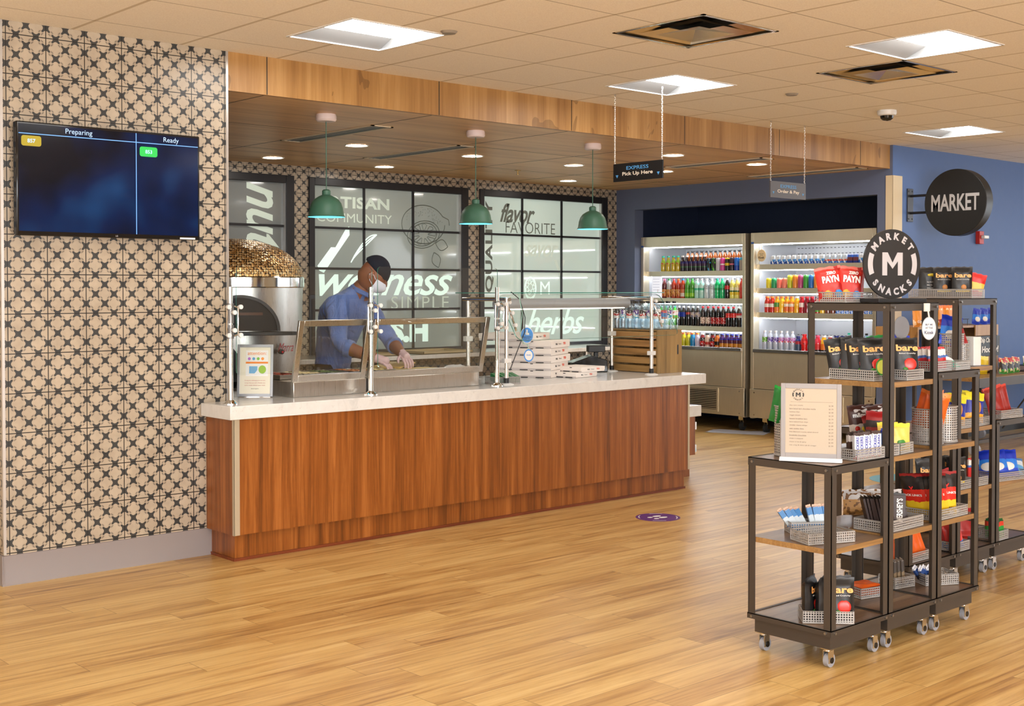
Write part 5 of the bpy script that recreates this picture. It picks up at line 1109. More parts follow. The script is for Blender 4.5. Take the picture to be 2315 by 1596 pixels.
# notices on the coolers
t = thing('notice_sheet', 'white printed sheet fixed at the left side of the left cooler', 'notice', (10.60, 9.36, 1.50))
ob('sheet', M().box(0, .002, -.072, .072, -.165, .165), mat('notice_white', (.85, .85, .9), .5, 0, (.85, .88, 1), .25), t, smooth=0)  # faint cool glow put into the paper, which is no lamp
sm = M()
for k in range(8): rect2(sm, (0, .01, .10 - k * .03), (0, -1, 0), (0, 0, 1), .10, .004, .001)
ob('print_lines', sm, mat('faint_grey', (.5, .5, .56), .6), t, smooth=0)
t = tagdisc('hanging_tag', 'round cream tag reading Kiosk hanging in the right cooler', 'tag', (10.60, 7.93, 1.835), .055, .062, mat('tag_cream', lin((240, 214, 166)), .6), mat('tag_cream', (1, 1, 1)), .96, [('Kiosk', -.02, .07, .024), ('buy me', .018, .05, .010), ('at the', .004, .035, .009)], INKK, Vector((0, -1, 0)))
ob('tag_loop', M().tube([(0, 0, .058), (.0, .004, .118)], .003, 6), mat('tag_cream', (1, 1, 1)), t)
pm = M(); g = 8; v = [(i / g * .62, j / g * .3, random.uniform(0, .012) * (1 if 0 < i < g and 0 < j < g else .1)) for i in range(g + 1) for j in range(g + 1)]
pm.add(v, [(i * (g + 1) + j, (i + 1) * (g + 1) + j, (i + 1) * (g + 1) + j + 1, i * (g + 1) + j + 1) for i in range(g) for j in range(g)])
o = ob('floor_cloth', pm, mat('cloth_grey', lin((190, 190, 200)), .8), loc=(10.22, 8.36, .001), rot=(0, 0, -1.2)); tag(o, 'crumpled pale cloth on the floor before the gap between coolers', 'cloth')
# ---------------------------------------------------------------- snack racks on casters
BOLT = mat('rack_bolt', (.30, .28, .26), .3, .9); WHEEL = mat('grey_rubber_wheel', lin((150, 150, 156)), .5)
def rack(x0, x1, y0, y1, top, shelves, label, group='dark metal snack racks'):
    ox, oy = (x0 + x1) / 2, (y0 + y1) / 2; t = thing('snack_rack', label, 'rack', (ox, oy, 0), 0, group)
    a, b, c, d = x0 - ox, x1 - ox, y0 - oy, y1 - oy; e = .003; s_ = .034
    for sx, x in ((1, a), (-1, b)):
        for sy, y in ((1, c), (-1, d)):
            m = M(); m.box(min(x, x + sx * s_), max(x, x + sx * s_), min(y, y + sy * e), max(y, y + sy * e), .14, top - .004)
            m.box(min(x, x + sx * e), max(x, x + sx * e), min(y, y + sy * s_), max(y, y + sy * s_), .14, top - .004)
            ob('post', m, RACK, t, smooth=0)
    def ring(z0, z1, g=.0):
        m = M(); m.box(a - g, b + g, c - g, c - g + e, z0, z1).box(a - g, b + g, d + g - e, d + g, z0, z1).box(a - g, a - g + e, c, d, z0, z1).box(b + g - e, b + g, c, d, z0, z1)
        m.box(a - g, b + g, c - g, c + .012, z1 - .003, z1).box(a - g, b + g, d - .012, d + g, z1 - .003, z1).box(a - g, a + .012, c, d, z1 - .003, z1).box(b - .012, b + g, c, d, z1 - .003, z1); return m
    ob('top_frame', ring(top - .033, top, .0015), RACK, t, smooth=0)
    ob('base_frame', ring(.136, .158, .0025), RACK, t, smooth=0)
    ob('base_box', M().box(a + .022, b - .022, c + .018, d - .018, .078, .137), RACK, t, smooth=0)
    for z in shelves + [top]:
        sm = M(); sm.box(a + .005, b - .005, c + .005, d - .005, z - .022, z - .001); sh = ob('shelf', sm, BOARD, t, smooth=0)
        if z not in (top, .157): ob('shelf_edge', M().box(a + .036, b - .036, c + .002, c + .005, z - .022, z - .0005).box(a + .002, a + .005, c + .036, d - .036, z - .022, z - .0005), BOARDE, sh, smooth=0)
    for z in (.147, top - .017):
        for p, q in (((a + .022, c - .009, z), (a + .022, c - .001, z)), ((b - .022, c - .009, z), (b - .022, c - .001, z)), ((a - .009, c + .022, z), (a - .001, c + .022, z)), ((a - .009, d - .022, z), (a - .001, d - .022, z))):
            ob('bolt', M().cyl(p, q, .0055, n=10), BOLT, t)
    for x in (a + .045, b - .045):
        for y in (c + .045, d - .045):
            cs = ob('caster', M().box(x - .02, x + .02, y - .02, y + .02, .0735, .078).cyl((x, y, .066), (x, y, .074), .014).box(x - .012, x + .022, y - .014, y - .011, .018, .068).box(x - .012, x + .022, y + .011, y + .014, .018, .068), CHROME, t)
            ob('wheel', M().cyl((x + .010, y - .010, .0275), (x + .010, y + .010, .0275), .0275, n=24), WHEEL, cs)
            ob('hub', M().cyl((x + .010, y - .0155, .0275), (x + .010, y + .0155, .0275), .012, n=14), DGLOSS, cs)
    return t
rack(4.167, 4.572, 2.78, 3.178, .80, [.157, .475], 'low snack rack nearest the camera carrying the price list')
rack(4.578, 4.956, 2.78, 3.178, 1.43, [.157, .48, .80, 1.105], 'tall snack rack carrying the round black snack sign')
rack(4.963, 5.318, 2.78, 3.178, 1.13, [.157, .485, .81], 'mid-height snack rack at the right of the tall front one')
rack(5.43, 5.872, 3.19, 3.60, .80, [.157, .47], 'rear low rack glimpsed through the front snack racks')
rack(5.885, 6.278, 3.19, 3.60, 1.44, [.157, .47, .78, 1.09], 'rear tall snack rack with banana chip bags on top')
rack(6.288, 6.70, 3.19, 3.60, .80, [.157, .47], 'rear low rack cut by the right edge of the photo')

# ---------------------------------------------------------------- snacks
def bagmesh(w, h, t, seed=0, crimp=.06):
    random.seed(seed); nx, nz = 10, 14; m = M(); idx = {}
    for s_ in (-1, 1):
        for i in range(nx + 1):
            for j in range(nz + 1):
                u, v = i / nx * 2 - 1, j / nz * 2 - 1
                if s_ == 1 and (i in (0, nx) or j in (0, nz)): idx[s_, i, j] = idx[-1, i, j]; continue
                k = max(0, 1 - abs(u) ** 2.6) ** .6 * max(0, 1 - abs(v) ** 5 * 1.0) ** .7
                if j in (0, 1, nz - 1, nz): k *= .08
                wob = random.uniform(-.0016, .0016) + .0015 * math.sin(u * 7 + v * 5 + seed)
                x = u * w / 2 * (1 - .05 * (1 - v * v)) ; z = (v + 1) * h / 2 + (.002 * math.sin(u * 9) if j == nz else 0)
                idx[s_, i, j] = len(m.v); m.v.append((x, s_ * (k * t / 2 + .0006) + wob * (0 if k < .1 else 1), z))
    for s_ in (-1, 1):
        for i in range(nx):
            for j in range(nz):
                q = (idx[s_, i, j], idx[s_, i + 1, j], idx[s_, i + 1, j + 1], idx[s_, i, j + 1]); m.f.append(q if s_ == -1 else q[::-1]); m.m.append(0)
    return m
def foil(n, *bands, spots=None, rough=.42): return mat_bands('foil_' + n, [(p, lin(c)) for p, c in bands], rough, spots=(lin(spots[0]), spots[1], spots[2]) if spots else None, noisy=.12)
PROTO = {}
def put(key, make, loc, rot, label, group):
    if key not in PROTO:
        t = make(); PROTO[key] = t; t.location = loc; t.rotation_euler = rot; t['label'] = label
        if group: t['group'] = group
        return t
    return dup(PROTO[key], loc, None, label, group, rot=rot)
FR = (1, 0, 0), (0, 0, 1)
def bag_maker(w, h, t_, m, arts=(), seed=1, name='snack_bag', cat='snack bag'):
    def mk():
        t = thing(name, '', cat); ob('pouch', bagmesh(w, h, t_, seed), m, t, smooth=60); yf = -t_ / 2 - .004
        for a in arts:
            if a[0] == 't':
                _, s_, cx, cz, tw, th_, mm, bold = a; mt = addtext(M(), s_, (cx * w, yf, cz * h), *FR, tw * w, th_ * h, depth=0, bold=bold)
                mt.v = [(x, y + (abs(2 * x / w) ** 3 * .25 + max(0, abs(2 * z / h - 1) - .4) ** 2 * .3) * t_ / 2 * .8, z) for x, y, z in mt.v]; ob('lettering', mt, mm, t, smooth=0)
            elif a[0] == 'o':
                _, cx, cz, rx, rz, mm, nm = a; mo = M(); mo.sph((cx * w, yf + .0045, cz * h), (rx * w, .005, rz * h), 16, 8); ob(nm, mo, mm, t)
            elif a[0] == 'r':
                _, cx, cz, rw, rh, mm, nm = a; ob(nm, M().box((cx - rw / 2) * w, (cx + rw / 2) * w, yf - .0004, yf + .004, (cz - rh / 2) * h, (cz + rh / 2) * h), mm, t)
        return t
    return mk
OT = mat('orange_lettering', lin((246, 172, 92)), .45); WTX = mat('white_lettering', lin((236, 232, 226)), .5); APR = mat('apple_red', lin((206, 44, 34)), .3); APG = mat('leaf_green', lin((60, 130, 50)), .4); BAN = mat('banana_yellow', lin((226, 200, 50)), .4); TOA = mat('toast_tan', lin((196, 130, 70)), .5)
BKF = foil('black', (0, (26, 25, 26)), (.94, (44, 42, 42)))
apple = bag_maker(.122, .172, .046, BKF, [('t', 'bare', 0, .74, .80, .16, OT, .03), ('t', 'Baked Crunchy', 0, .60, .6, .045, WTX, 0), ('o', .10, .34, .23, .155, APR, 'apple_picture'), ('o', -.08, .22, .10, .05, APG, 'leaf_picture')], 3)
banana = bag_maker(.108, .158, .036, BKF, [('t', 'bare', 0, .72, .78, .15, OT, .03), ('t', 'Baked Crunchy', 0, .58, .6, .04, WTX, 0), ('o', .0, .20, .34, .06, BAN, 'banana_picture'), ('o', .05, .33, .13, .09, TOA, 'toast_picture')], 5)
bananab = bag_maker(.108, .158, .036, BKF, [('o', .12, .74, .20, .05, BAN, 'banana_picture'), ('t', 'NUTRITION', .1, .5, .4, .04, WTX, 0), ('t', 'FACTS 110', .1, .40, .4, .04, WTX, 0), ('t', 'CALORIES', .1, .30, .4, .04, WTX, 0)], 6)
RF = foil('red', (0, (200, 44, 32)), (.9, (226, 110, 100)), spots=((160, 22, 20), 2.6, .58))
redbag = bag_maker(.118, .150, .045, RF, [('t', 'PAYN', .0, .62, .62, .2, WTX, .05), ('t', 'ZERO', .05, .80, .35, .09, WTX, .05), ('o', -.15, .20, .16, .12, mat('gold_print', lin((222, 160, 50)), .4), 'gold_patch'), ('o', .22, .18, .14, .12, mat('blue_print', lin((50, 130, 200)), .4), 'blue_patch')], 8)
redback = bag_maker(.11, .145, .04, RF, [('r', -.05, .5, .42, .6, mat('panel_grey', lin((170, 168, 164)), .5), 'facts_panel')], 9)
JK = foil('jerky', (0, (236, 196, 40)), (.34, (210, 44, 30)), (.62, (30, 24, 24)), (.92, (150, 30, 30)))
jerky = bag_maker(.115, .19, .022, JK, [('t', "JACK LINK'S", 0, .50, .8, .07, WTX, .03), ('t', 'TERIYAKI', 0, .16, .55, .04, INKK, .02), ('t', 'V', 0, .68, .2, .08, mat('red_ink2', lin((226, 40, 30)), .4), .05)], 11)
ORF = foil('orange', (0, (226, 96, 26)), (.88, (240, 130, 60)))
orange = bag_maker(.11, .16, .02, ORF, [('o', 0, .6, .2, .12, mat('olive_print', lin((120, 110, 40)), .5), 'round_print')], 13)
MMF = foil('brown', (0, (70, 36, 26)), (.2, (226, 216, 206)), (.42, (70, 36, 26)), spots=((214, 206, 200), 3, .58))
mmbag = bag_maker(.11, .15, .03, MMF, [('t', "m&m's", 0, .7, .7, .14, WTX, .05), ('o', -.18, .3, .11, .08, APR, 'red_candy'), ('o', .1, .28, .11, .08, BAN, 'yellow_candy')], 15)
redwr = bag_maker(.12, .15, .03, foil('darkred', (0, (150, 24, 26)), (.5, (40, 20, 22)), (.7, (160, 30, 30))), [], 17)
yelbag = bag_maker(.10, .12, .03, foil('yellow', (0, (232, 196, 90)), (.85, (250, 226, 70))), [('o', 0, .3, .2, .14, APG, 'green_print')], 19)
bybag = bag_maker(.12, .15, .04, foil('blueyel', (0, (222, 160, 50)), (.3, (34, 44, 150)), (.72, (226, 210, 40))), [('o', .1, .5, .12, .2, TOA, 'pretzel_picture')], 21)
rdbag = bag_maker(.10, .15, .025, foil('brick', (0, (150, 30, 20)), (.9, (200, 60, 40))), [], 23)
blubag = bag_maker(.115, .155, .035, foil('royal', (0, (30, 70, 200)), (.3, (30, 120, 220)), (.6, (20, 50, 180))), [('o', 0, .35, .3, .16, WTX, 'white_badge')], 25)
grnbag = bag_maker(.10, .15, .02, foil('green', (0, (30, 120, 50)), (.9, (20, 160, 60))), [], 27)
orcheese = bag_maker(.15, .19, .05, foil('cheese', (0, (236, 150, 50)), (.8, (240, 120, 30)), spots=((250, 214, 170), 3, .6)), [('t', 'CURLS', 0, .25, .6, .12, WTX, .04)], 29)
clearbag = bag_maker(.15, .11, .06, foil('clearnut', (0, (190, 140, 80)), (.6, (206, 200, 196)), spots=((120, 80, 40), 6, .55)), [], 31)
whbag = bag_maker(.15, .15, .04, foil('white', (0, (206, 206, 200)), (.35, (110, 180, 60)), (.55, (220, 216, 210))), [('t', 'SNAPS', 0, .72, .5, .1, mat('tomato_ink', lin((220, 90, 50)), .5), .04)], 33)
mixbag = bag_maker(.15, .15, .04, foil('mix', (0, (60, 150, 50)), (.25, (40, 30, 24)), (.7, (200, 40, 30)), spots=((226, 206, 150), 4, .58)), [], 35)
def bar_maker(w, h, d, m, txt=None, tm=None, vertical=True):
    def mk():
        t = thing('candy_bar', '', 'candy bar'); b = M().box(-w / 2, w / 2, -d / 2, d / 2, .006, h - .008)
        b.prism([(-w / 2 - .001, 0), (w / 2 + .001, 0), (w / 2, .006), (-w / 2, .006)], (0, -.0006, 0), (1, 0, 0), (0, 0, 1), (0, .0012, 0))
        zz = [(-w / 2, 0)] + [(-w / 2 + w * i / 6, .008 + (.002 if i % 2 else 0)) for i in range(7)] + [(w / 2, 0)]
        b.prism(zz, (0, -.0006, h - .008), (1, 0, 0), (0, 0, 1), (0, .0012, 0)); ob('wrapper', b, m, t, bev=.001)
        if txt: text(txt, (0, -d / 2 - .0003, h * .48), (0, 0, 1), (-1, 0, 0), tm, t, h * .72, w * .5, bold=.03)
        return t
    return mk
snk = bar_maker(.026, .105, .018, foil('whiteblue', (0, (206, 40, 50)), (.08, (226, 226, 232)), (.88, (60, 36, 26))), 'SNICKERS', mat('blue_lettering', lin((34, 50, 150)), .4))
cpb = bar_maker(.022, .11, .012, foil('lightblue', (0, (60, 130, 190)), (.3, (190, 200, 206)), (.6, (50, 120, 180)), (.9, (210, 170, 140))))
hsh = bar_maker(.055, .135, .010, foil('choc', (0, (44, 22, 17)), (.93, (30, 27, 27)), rough=.5), "HERSHEY'S", WTX)
mlt = bar_maker(.024, .10, .014, foil('redmulti', (0, (190, 30, 30)), (.5, (60, 100, 170)), (.62, (226, 220, 214)), (.9, (190, 40, 40))))
grb = bar_maker(.022, .10, .014, foil('greenred', (0, (40, 150, 60)), (.6, (210, 60, 40)), (.85, (30, 90, 40))))
blb = bar_maker(.022, .10, .012, foil('bluebar', (0, (30, 110, 210)), (.85, (40, 60, 200))))
kna = bar_maker(.026, .12, .014, foil('kraft', (0, (150, 128, 100)), (.5, (90, 84, 80)), (.9, (170, 160, 150))))
whb = bar_maker(.03, .09, .012, foil('darkred_white', (0, (220, 216, 210)), (.3, (130, 24, 30)), (.85, (60, 30, 30))))
ORDW = ['leftmost', 'second from left', 'third from left', 'fourth from left', 'fifth from left', 'sixth from left', 'seventh from left', 'eighth from left', 'ninth from left', 'tenth from left', 'eleventh from left', 'twelfth from left']
def loc2(b, lx, ly, lz=0):
    (x, y, z, a) = b; return (x + lx * math.cos(a) - ly * math.sin(a), y + lx * math.sin(a) + ly * math.cos(a), z + lz)
def line(key, mk, n, b, p0, step, rot, desc, where, jit=0, same=False, tilt=0):
    """n copies in a row inside the frame b=(x,y,z,angle)"""
    for k in range(n):
        lp = loc2(b, p0[0] + step[0] * k, p0[1] + step[1] * k, p0[2] if len(p0) > 2 else .004); rnd = random.Random(hash((key, k)) % 9999 if False else k * 31 + len(where))
        lb = '%s %s' % (desc, where) if n == 1 else '%s %s, %s' % (desc, where, ORDW[k] if k < n - 1 else 'rightmost')
        put(key, mk, lp, (rot[0] + rnd.uniform(-jit, jit), rot[1] + rnd.uniform(-jit, jit), b[3] + rot[2] + rnd.uniform(-jit, jit)), lb, '%s %s' % (desc, where) if n > 1 else None)
R = math.radians
def bk(x, y, z, a, w, d, h, label): basket(w, d, h, label, (x, y, z + .0003), R(a), 'white perforated baskets on the racks'); return (x, y, z + .0003, R(a))
# low front rack
b = bk(4.19, 2.925, .157, -46, .20, .11, .05, 'perforated basket of apple chip bags on the low front rack base')
put('apple', apple, loc2(b, .035, .055, .005), (0, 0, b[3] + R(62)), 'black chip bag on the low front rack base, leftmost and seen edge-on', 'black apple chip bags')
put('apple', apple, loc2(b, .085, .055, .005), (0, 0, b[3] + R(66)), 'black chip bag on the low front rack base, second from left', 'black apple chip bags')
put('apple', apple, loc2(b, .145, .072, .005), (0, 0, b[3] + R(14)), 'black chip bag on the low rack base, behind the one with the apple', 'black apple chip bags')
put('apple', apple, loc2(b, .150, .030, .005), (R(-5), 0, b[3] + R(4)), 'black chip bag with an apple, front right of the low rack base', 'black apple chip bags')
b = bk(4.32, 3.075, .475, -35, .19, .085, .048, 'rear basket of blue bars on the low front rack middle shelf')
line('cpb', cpb, 4, b, (.025, .04), (.020, 0), (R(-18), R(-26), 0), 'pale blue bar leaning in the rear basket', 'on the low rack', .12)
line('cpb', cpb, 4, b, (.115, .045), (.020, 0), (R(-10), R(-8), 0), 'pale blue bar standing in the rear basket', 'on the low rack', .1)
bk(4.178, 2.892, .475, -22, .215, .13, .045, 'empty perforated basket at the front of the low rack middle shelf')
def pcyl(name, c, z, r, h, label):
    m = M(); n = 32; L = 2 * PI * r
    for i in range(n):
        a0, a1 = 2 * PI * i / n, 2 * PI * (i + 1) / n; k = len(m.f); m.quad((r * math.cos(a0), r * math.sin(a0), 0), (r * math.cos(a1), r * math.sin(a1), 0), (r * math.cos(a1), r * math.sin(a1), h), (r * math.cos(a0), r * math.sin(a0), h))
        m.uv[k] = [(L * i / n, 0), (L * (i + 1) / n, 0), (L * (i + 1) / n, h), (L * i / n, h)]
    for zz in (.004, h): m.tube([(r * math.cos(2 * PI * i / n), r * math.sin(2 * PI * i / n), zz) for i in range(n + 1)], .003, 6, 1)
    m.cyl((0, 0, 0), (0, 0, .002), r * .99, n=n, mi=1)
    o = ob('round_basket', m, [PERF, RIM], loc=(c[0], c[1], z + .0003), smooth=50); return tag(o, label, 'basket', 'round perforated baskets')
def bouquet(key, mk, n, c, z, r, lean, desc):
    for k in range(n):
        a = 2 * PI * k / n + .4; lb = desc % ['front', 'right', 'back', 'left', 'middle'][k % 5]
        put(key, mk, (c[0] + r * math.cos(a), c[1] + r * math.sin(a), z), (R(lean * math.sin(a)), R(lean * math.cos(a)), a * .6), lb, None)
pcyl('a', (4.335, 3.085), .80, .072, .205, 'round perforated basket of green packets behind the price list')
bouquet('grn', grnbag, 3, (4.302, 3.108), .935, .022, 10, 'green packet in the round basket behind the price list, %s')
b = bk(4.375, 2.798, .80, -2, .185, .085, .045, 'basket of white and blue chocolate bars beside the price list')
line('snk', snk, 6, b, (.02, .02), (.029, 0), (R(-8), R(4), R(-24)), 'white chocolate bar wrapper with blue lettering', 'beside the price list', .05)
line('snkb', bar_maker(.026, .105, .018, foil('brownwrap', (0, (60, 36, 26)), (.6, (206, 200, 200)), (.85, (50, 34, 28)))), 5, b, (.035, .058), (.029, 0), (R(-8), R(4), R(-20)), 'brown-topped chocolate bar in the rear row', 'beside the price list', .08)
# price list in a grey frame
t = thing('price_list', 'grey-framed price list standing on the low front rack', 'price list', (4.233, 2.922, .801), R(-60)); wf, hf = .118, .31
ob('frame', M().box(-wf, -wf + .018, -.004, .004, .012, hf).box(wf - .018, wf, -.004, .004, .012, hf).box(-wf + .018, wf - .018, -.004, .004, .012, .032).box(-wf + .018, wf - .018, -.004, .004, hf - .02, hf), mat('list_frame', lin((150, 146, 146)), .4, .3), t, bev=.001)
ob('stand_foot', M().prism([(-.022, 0), (.022, 0), (.006, .014), (-.006, .014)], (-wf - .004, 0, 0), (0, 1, 0), (0, 0, 1), (2 * wf + .008, 0, 0)), mat('foot_white', lin((214, 214, 216)), .4), t)
pf = ob('paper', M().box(-wf + .017, wf - .017, -.002, .002, .03, hf - .019), mat('cream_paper', lin((184, 170, 152)), .7), t, smooth=0)
def ringlogo(parent, o, r_, u, R0, ink, top, bot, big, bold=.04, tw=.2):
    o, r_, u = Vector(o), Vector(r_).normalized(), Vector(u).normalized(); m = M()
    def arc_text(s_, a_mid, rad, hgt, span_, flip):
        n = len(s_)
        for k, ch in enumerate(s_):
            a = a_mid + (span_ * (.5 - k / (n - 1)) if not flip else span_ * (k / (n - 1) - .5)); c = o + (r_ * math.cos(a) + u * math.sin(a)) * rad
            uu = (r_ * math.cos(a) + u * math.sin(a)) * (-1 if flip else 1); rv = (r_ * math.sin(a) - u * math.cos(a)) * (-1 if flip else 1)
            addtext(m, ch, c, rv, uu, None, hgt, bold=bold, depth=.0012)
    arc_text(top, PI / 2, R0 * .80, R0 * tw, R(104), False); arc_text(bot, -PI / 2, R0 * .80, R0 * tw, R(96), True)
    ob('lettering', m, ink, parent, smooth=0); m = M(); W2, H2 = R0 * .36, R0 * .33; s2 = R0 * .17
    m.prism([(-W2, -H2), (-W2 + s2, -H2), (-W2 + s2, H2 * .25), (0, -H2 * .42), (W2 - s2, H2 * .25), (W2 - s2, -H2), (W2, -H2), (W2, H2), (W2 - s2 * 1.1, H2), (0, H2 * .10), (-W2 + s2 * 1.1, H2), (-W2, H2)], o, r_, u, r_.cross(u) * .0012); ob('lettering', m, ink, parent, smooth=0)
    for a0 in (R(-22), R(158)): ob('ring_arc', disc2(M(), o, r_, u, R0 * .87, R0 * .87, 16, .0012, 0, .80, a0, a0 + R(44)), ink, parent, smooth=0)
ringlogo(t, (-.05, -.002, .265), (1, 0, 0), (0, 0, 1), .026, INKK, 'MARKET', 'SNACKS', 'M', .03)
items = [('tiny corn snacks', '$1.99'), ('bare baked dark chocolate mocha', '$1.79'), ('hummus chips', '$1.99'), ('veggie straws', '$1.59'), ('banana breakfast bars', '$1.79'), ('bare baked fruit chips', '$2.39'), ('cheddar cheese whisps', '$1.89'), ('oats cookie thins', '$1.99'), ('blue diamond crunchy salted almond', '$2.29'), ('brookside chocolates', '$1.99'), ('cheez it snapped', '$1.29'), ('cheez it hot & spicy', '$1.99'), ('mix crisp & thins salt & vinegar', '$1.99')]
for k, (n_, p_) in enumerate(items):
    z = .222 - k * .0133; L = .0033 * len(n_); GI = mat('grey_ink', lin((90, 78, 70)), .6)
    text(n_, (-.084 + L / 2, -.002, z), (1, 0, 0), (0, 0, 1), GI, t, L, .0058, depth=.0004); text(p_, (.078, -.002, z), (1, 0, 0), (0, 0, 1), GI, t, .017, .0058, depth=.0004)
ob('rule_line', M().box(-.08, .085, -.0024, -.002, .236, .2366), mat('grey_ink', (1, 1, 1)), t, smooth=0)
# tall front rack
b = bk(4.590, 2.862, 1.105, -3, .125, .222, .045, 'basket of apple chip bags on the tall rack upper shelf')
for k, (lx, ly, a) in enumerate(((.052, .185, -46), (.055, .140, -36), (.058, .092, -48), (.062, .040, -36))):
    put('apple', apple, loc2(b, lx, ly, .005), (R(-6), R((-9, 3, -5, -3)[k]), R(a)), 'black chip bag in the tall rack upper basket, %s' % ['rearmost', 'second from the rear', 'second from the front', 'front one with an apple'][k], 'apple chip bags in the tall rack upper basket')
b = bk(4.735, 2.795, 1.105, -3, .12, .14, .045, 'second basket on the tall rack upper shelf, right of the post')
put('apple', apple, loc2(b, .06, .045, .005), (R(-8), 0, R(-34)), 'black chip bag with a whole apple, right of the tall rack post', 'single apple bag')
t = tagdisc('lime_tag', 'round lime slice tag clipped beside the tall rack post', 'tag', (4.625, 2.845, 1.165), .026, .036, APG, mat('lime_pulp', lin((206, 214, 90)), .4), .8, [], INKK)
b = bk(4.598, 2.80, .80, -8, .07, .13, .045, 'small basket of blue bars on the tall rack middle shelf')
line('blb', blb, 3, b, (.014, .03), (.022, .02), (R(-8), R(6), R(-20)), 'bright blue bar in the small basket', 'on the tall rack', .08)
b = bk(4.69, 2.795, .80, 4, .11, .12, .045, 'small basket of yellow packets on the tall rack middle shelf')
line('yel', yelbag, 2, b, (.05, .03), (.0, .05), (R(-6), 0, R(-34)), 'yellow packet with a green print', 'in the small basket on the tall rack', .05)
put('redwr', redwr, (4.80, 2.97, .81), (R(-12), R(6), R(-40)), 'dark red wrapped bag behind the yellow packets', None); put('redwr', redwr, (4.86, 2.99, .805), (R(-18), R(-8), R(-30)), 'dark red wrapped bag leaning at the right of the middle shelf', None)
b = bk(4.78, 3.03, .80, -28, .13, .10, .045, 'rear basket of brown and white candy bags on the tall rack')
line('mm', mmbag, 4, b, (.02, .05, .03), (.03, .0), (R(-10), R(-6), R(-6)), 'brown and white candy bag', 'in the rear basket of the tall rack', .12)
b = bk(4.594, 2.80, .48, 0, .285, .155, .048, 'long basket of dark chocolate bars on the tall rack lower shelf')
for k in range(10): put('hsh', hsh, loc2(b, .030 + k * .0092, .100 - k * .0082, .010), (R(-14 + (k % 3)), 0, R(48)), 'dark brown chocolate bar in the long basket, %s' % ORDW[k], 'dark chocolate bars in the long basket')
put('hsh', hsh, loc2(b, .175, .05, .006), (R(-8), R(4), R(-38)), 'dark chocolate bar facing front beside the rack post', 'front facing chocolate bars'); put('hsh', hsh, loc2(b, .225, .055, .006), (R(-10), R(-18), R(-30)), 'dark chocolate bar leaning right of the rack post', 'front facing chocolate bars')
put('clr', clearbag, (4.80, 3.06, .50), (R(-8), 0, R(-36)), 'clear bag of nuts behind the chocolate bars, left one', 'clear nut bags'); put('clr', clearbag, (4.89, 2.99, .50), (R(-5), 0, R(-44)), 'clear bag of nuts behind the chocolate bars, right one', 'clear nut bags')
b = bk(4.70, 2.985, .157, -14, .145, .11, .045, 'basket of flat orange packets on the tall rack base')
for k in range(4): put('orflat', bag_maker(.135, .10, .014, ORF, [], 41), loc2(b, .072, .008, .012 + k * .011), (R(-88), 0, b[3] + R(k * 2)), 'flat orange packet in the tall rack base basket, %s' % ['bottom', 'second up', 'third up', 'top'][k], 'flat orange packets')

# round sign and hanging tags
t = thing('snack_sign', 'round black sign reading Market Snacks on top of the tall rack', 'sign', (4.80, 2.91, 1.43), R(-20))
ob('base_plate', M().box(-.125, .125, -.075, .075, .001, .018), BLACK, t, bev=.002); ob('disc', M().cyl((0, .005, .165), (0, -.005, .165), .148, n=64), mat('sign_charcoal', (.016, .016, .017), .35), t)
ringlogo(t, (0, -.0052, .165), (1, 0, 0), (0, 0, 1), .148, mat('sign_silver', lin((186, 182, 184)), .4, .2), 'MARKET', 'SNACKS', 'M', .05, .21)
t = tagdisc('hanging_tag', 'oval white tag reading BUY ME AT THE Kiosk on the tall rack', 'tag', (4.855, 2.765, 1.322), .031, .049, mat('tag_grey_rim', lin((150, 150, 150)), .5), mat('tag_offwhite', lin((222, 218, 210)), .6), .94, [('BUY ME', .016, .032, .008), ('AT THE', .002, .032, .008), ('Kiosk', -.017, .040, .015)], mat('tag_ink', lin((50, 60, 100)), .5), Vector((.80, -.60, 0)))
ob('tag_loop', M().tube([(0, 0, .047), (-.012, 0, .085)], .004, 6), mat('tag_offwhite', (1, 1, 1)), t); ob('tag_clip', M().box(-.04, .0, -.004, .002, .072, .106), mat('tag_offwhite', (1, 1, 1)), t)
t = tagdisc('hanging_tag', 'plain grey tag hanging behind the oval white tag', 'tag', (4.90, 2.92, 1.32), .034, .05, mat('tag_back', lin((150, 148, 150)), .6), mat('tag_back', (1, 1, 1)), .94, [], INKK)
# red bags on top of the tall rack
b = bk(4.60, 3.005, 1.43, -3, .19, .15, .045, 'basket of red chip bags on top of the tall rack, left of the sign')
put('red', redbag, loc2(b, .045, .10, .006), (R(-8), R(-8), R(-40)), 'red chip bag left of the round sign, leftmost', 'red chip bags on the tall rack'); put('red', redbag, loc2(b, .105, .06, .006), (R(-6), R(5), R(-42)), 'red chip bag left of the round sign, in the middle', 'red chip bags on the tall rack')
put('redb', redback, loc2(b, .150, .085, .006), (R(-6), R(4), R(-48)), 'red chip bag turned to its grey facts panel beside the round sign', 'red chip bags on the tall rack')
bk(4.80, 3.05, 1.43, -4, .15, .10, .045, 'basket behind the round black snack sign')
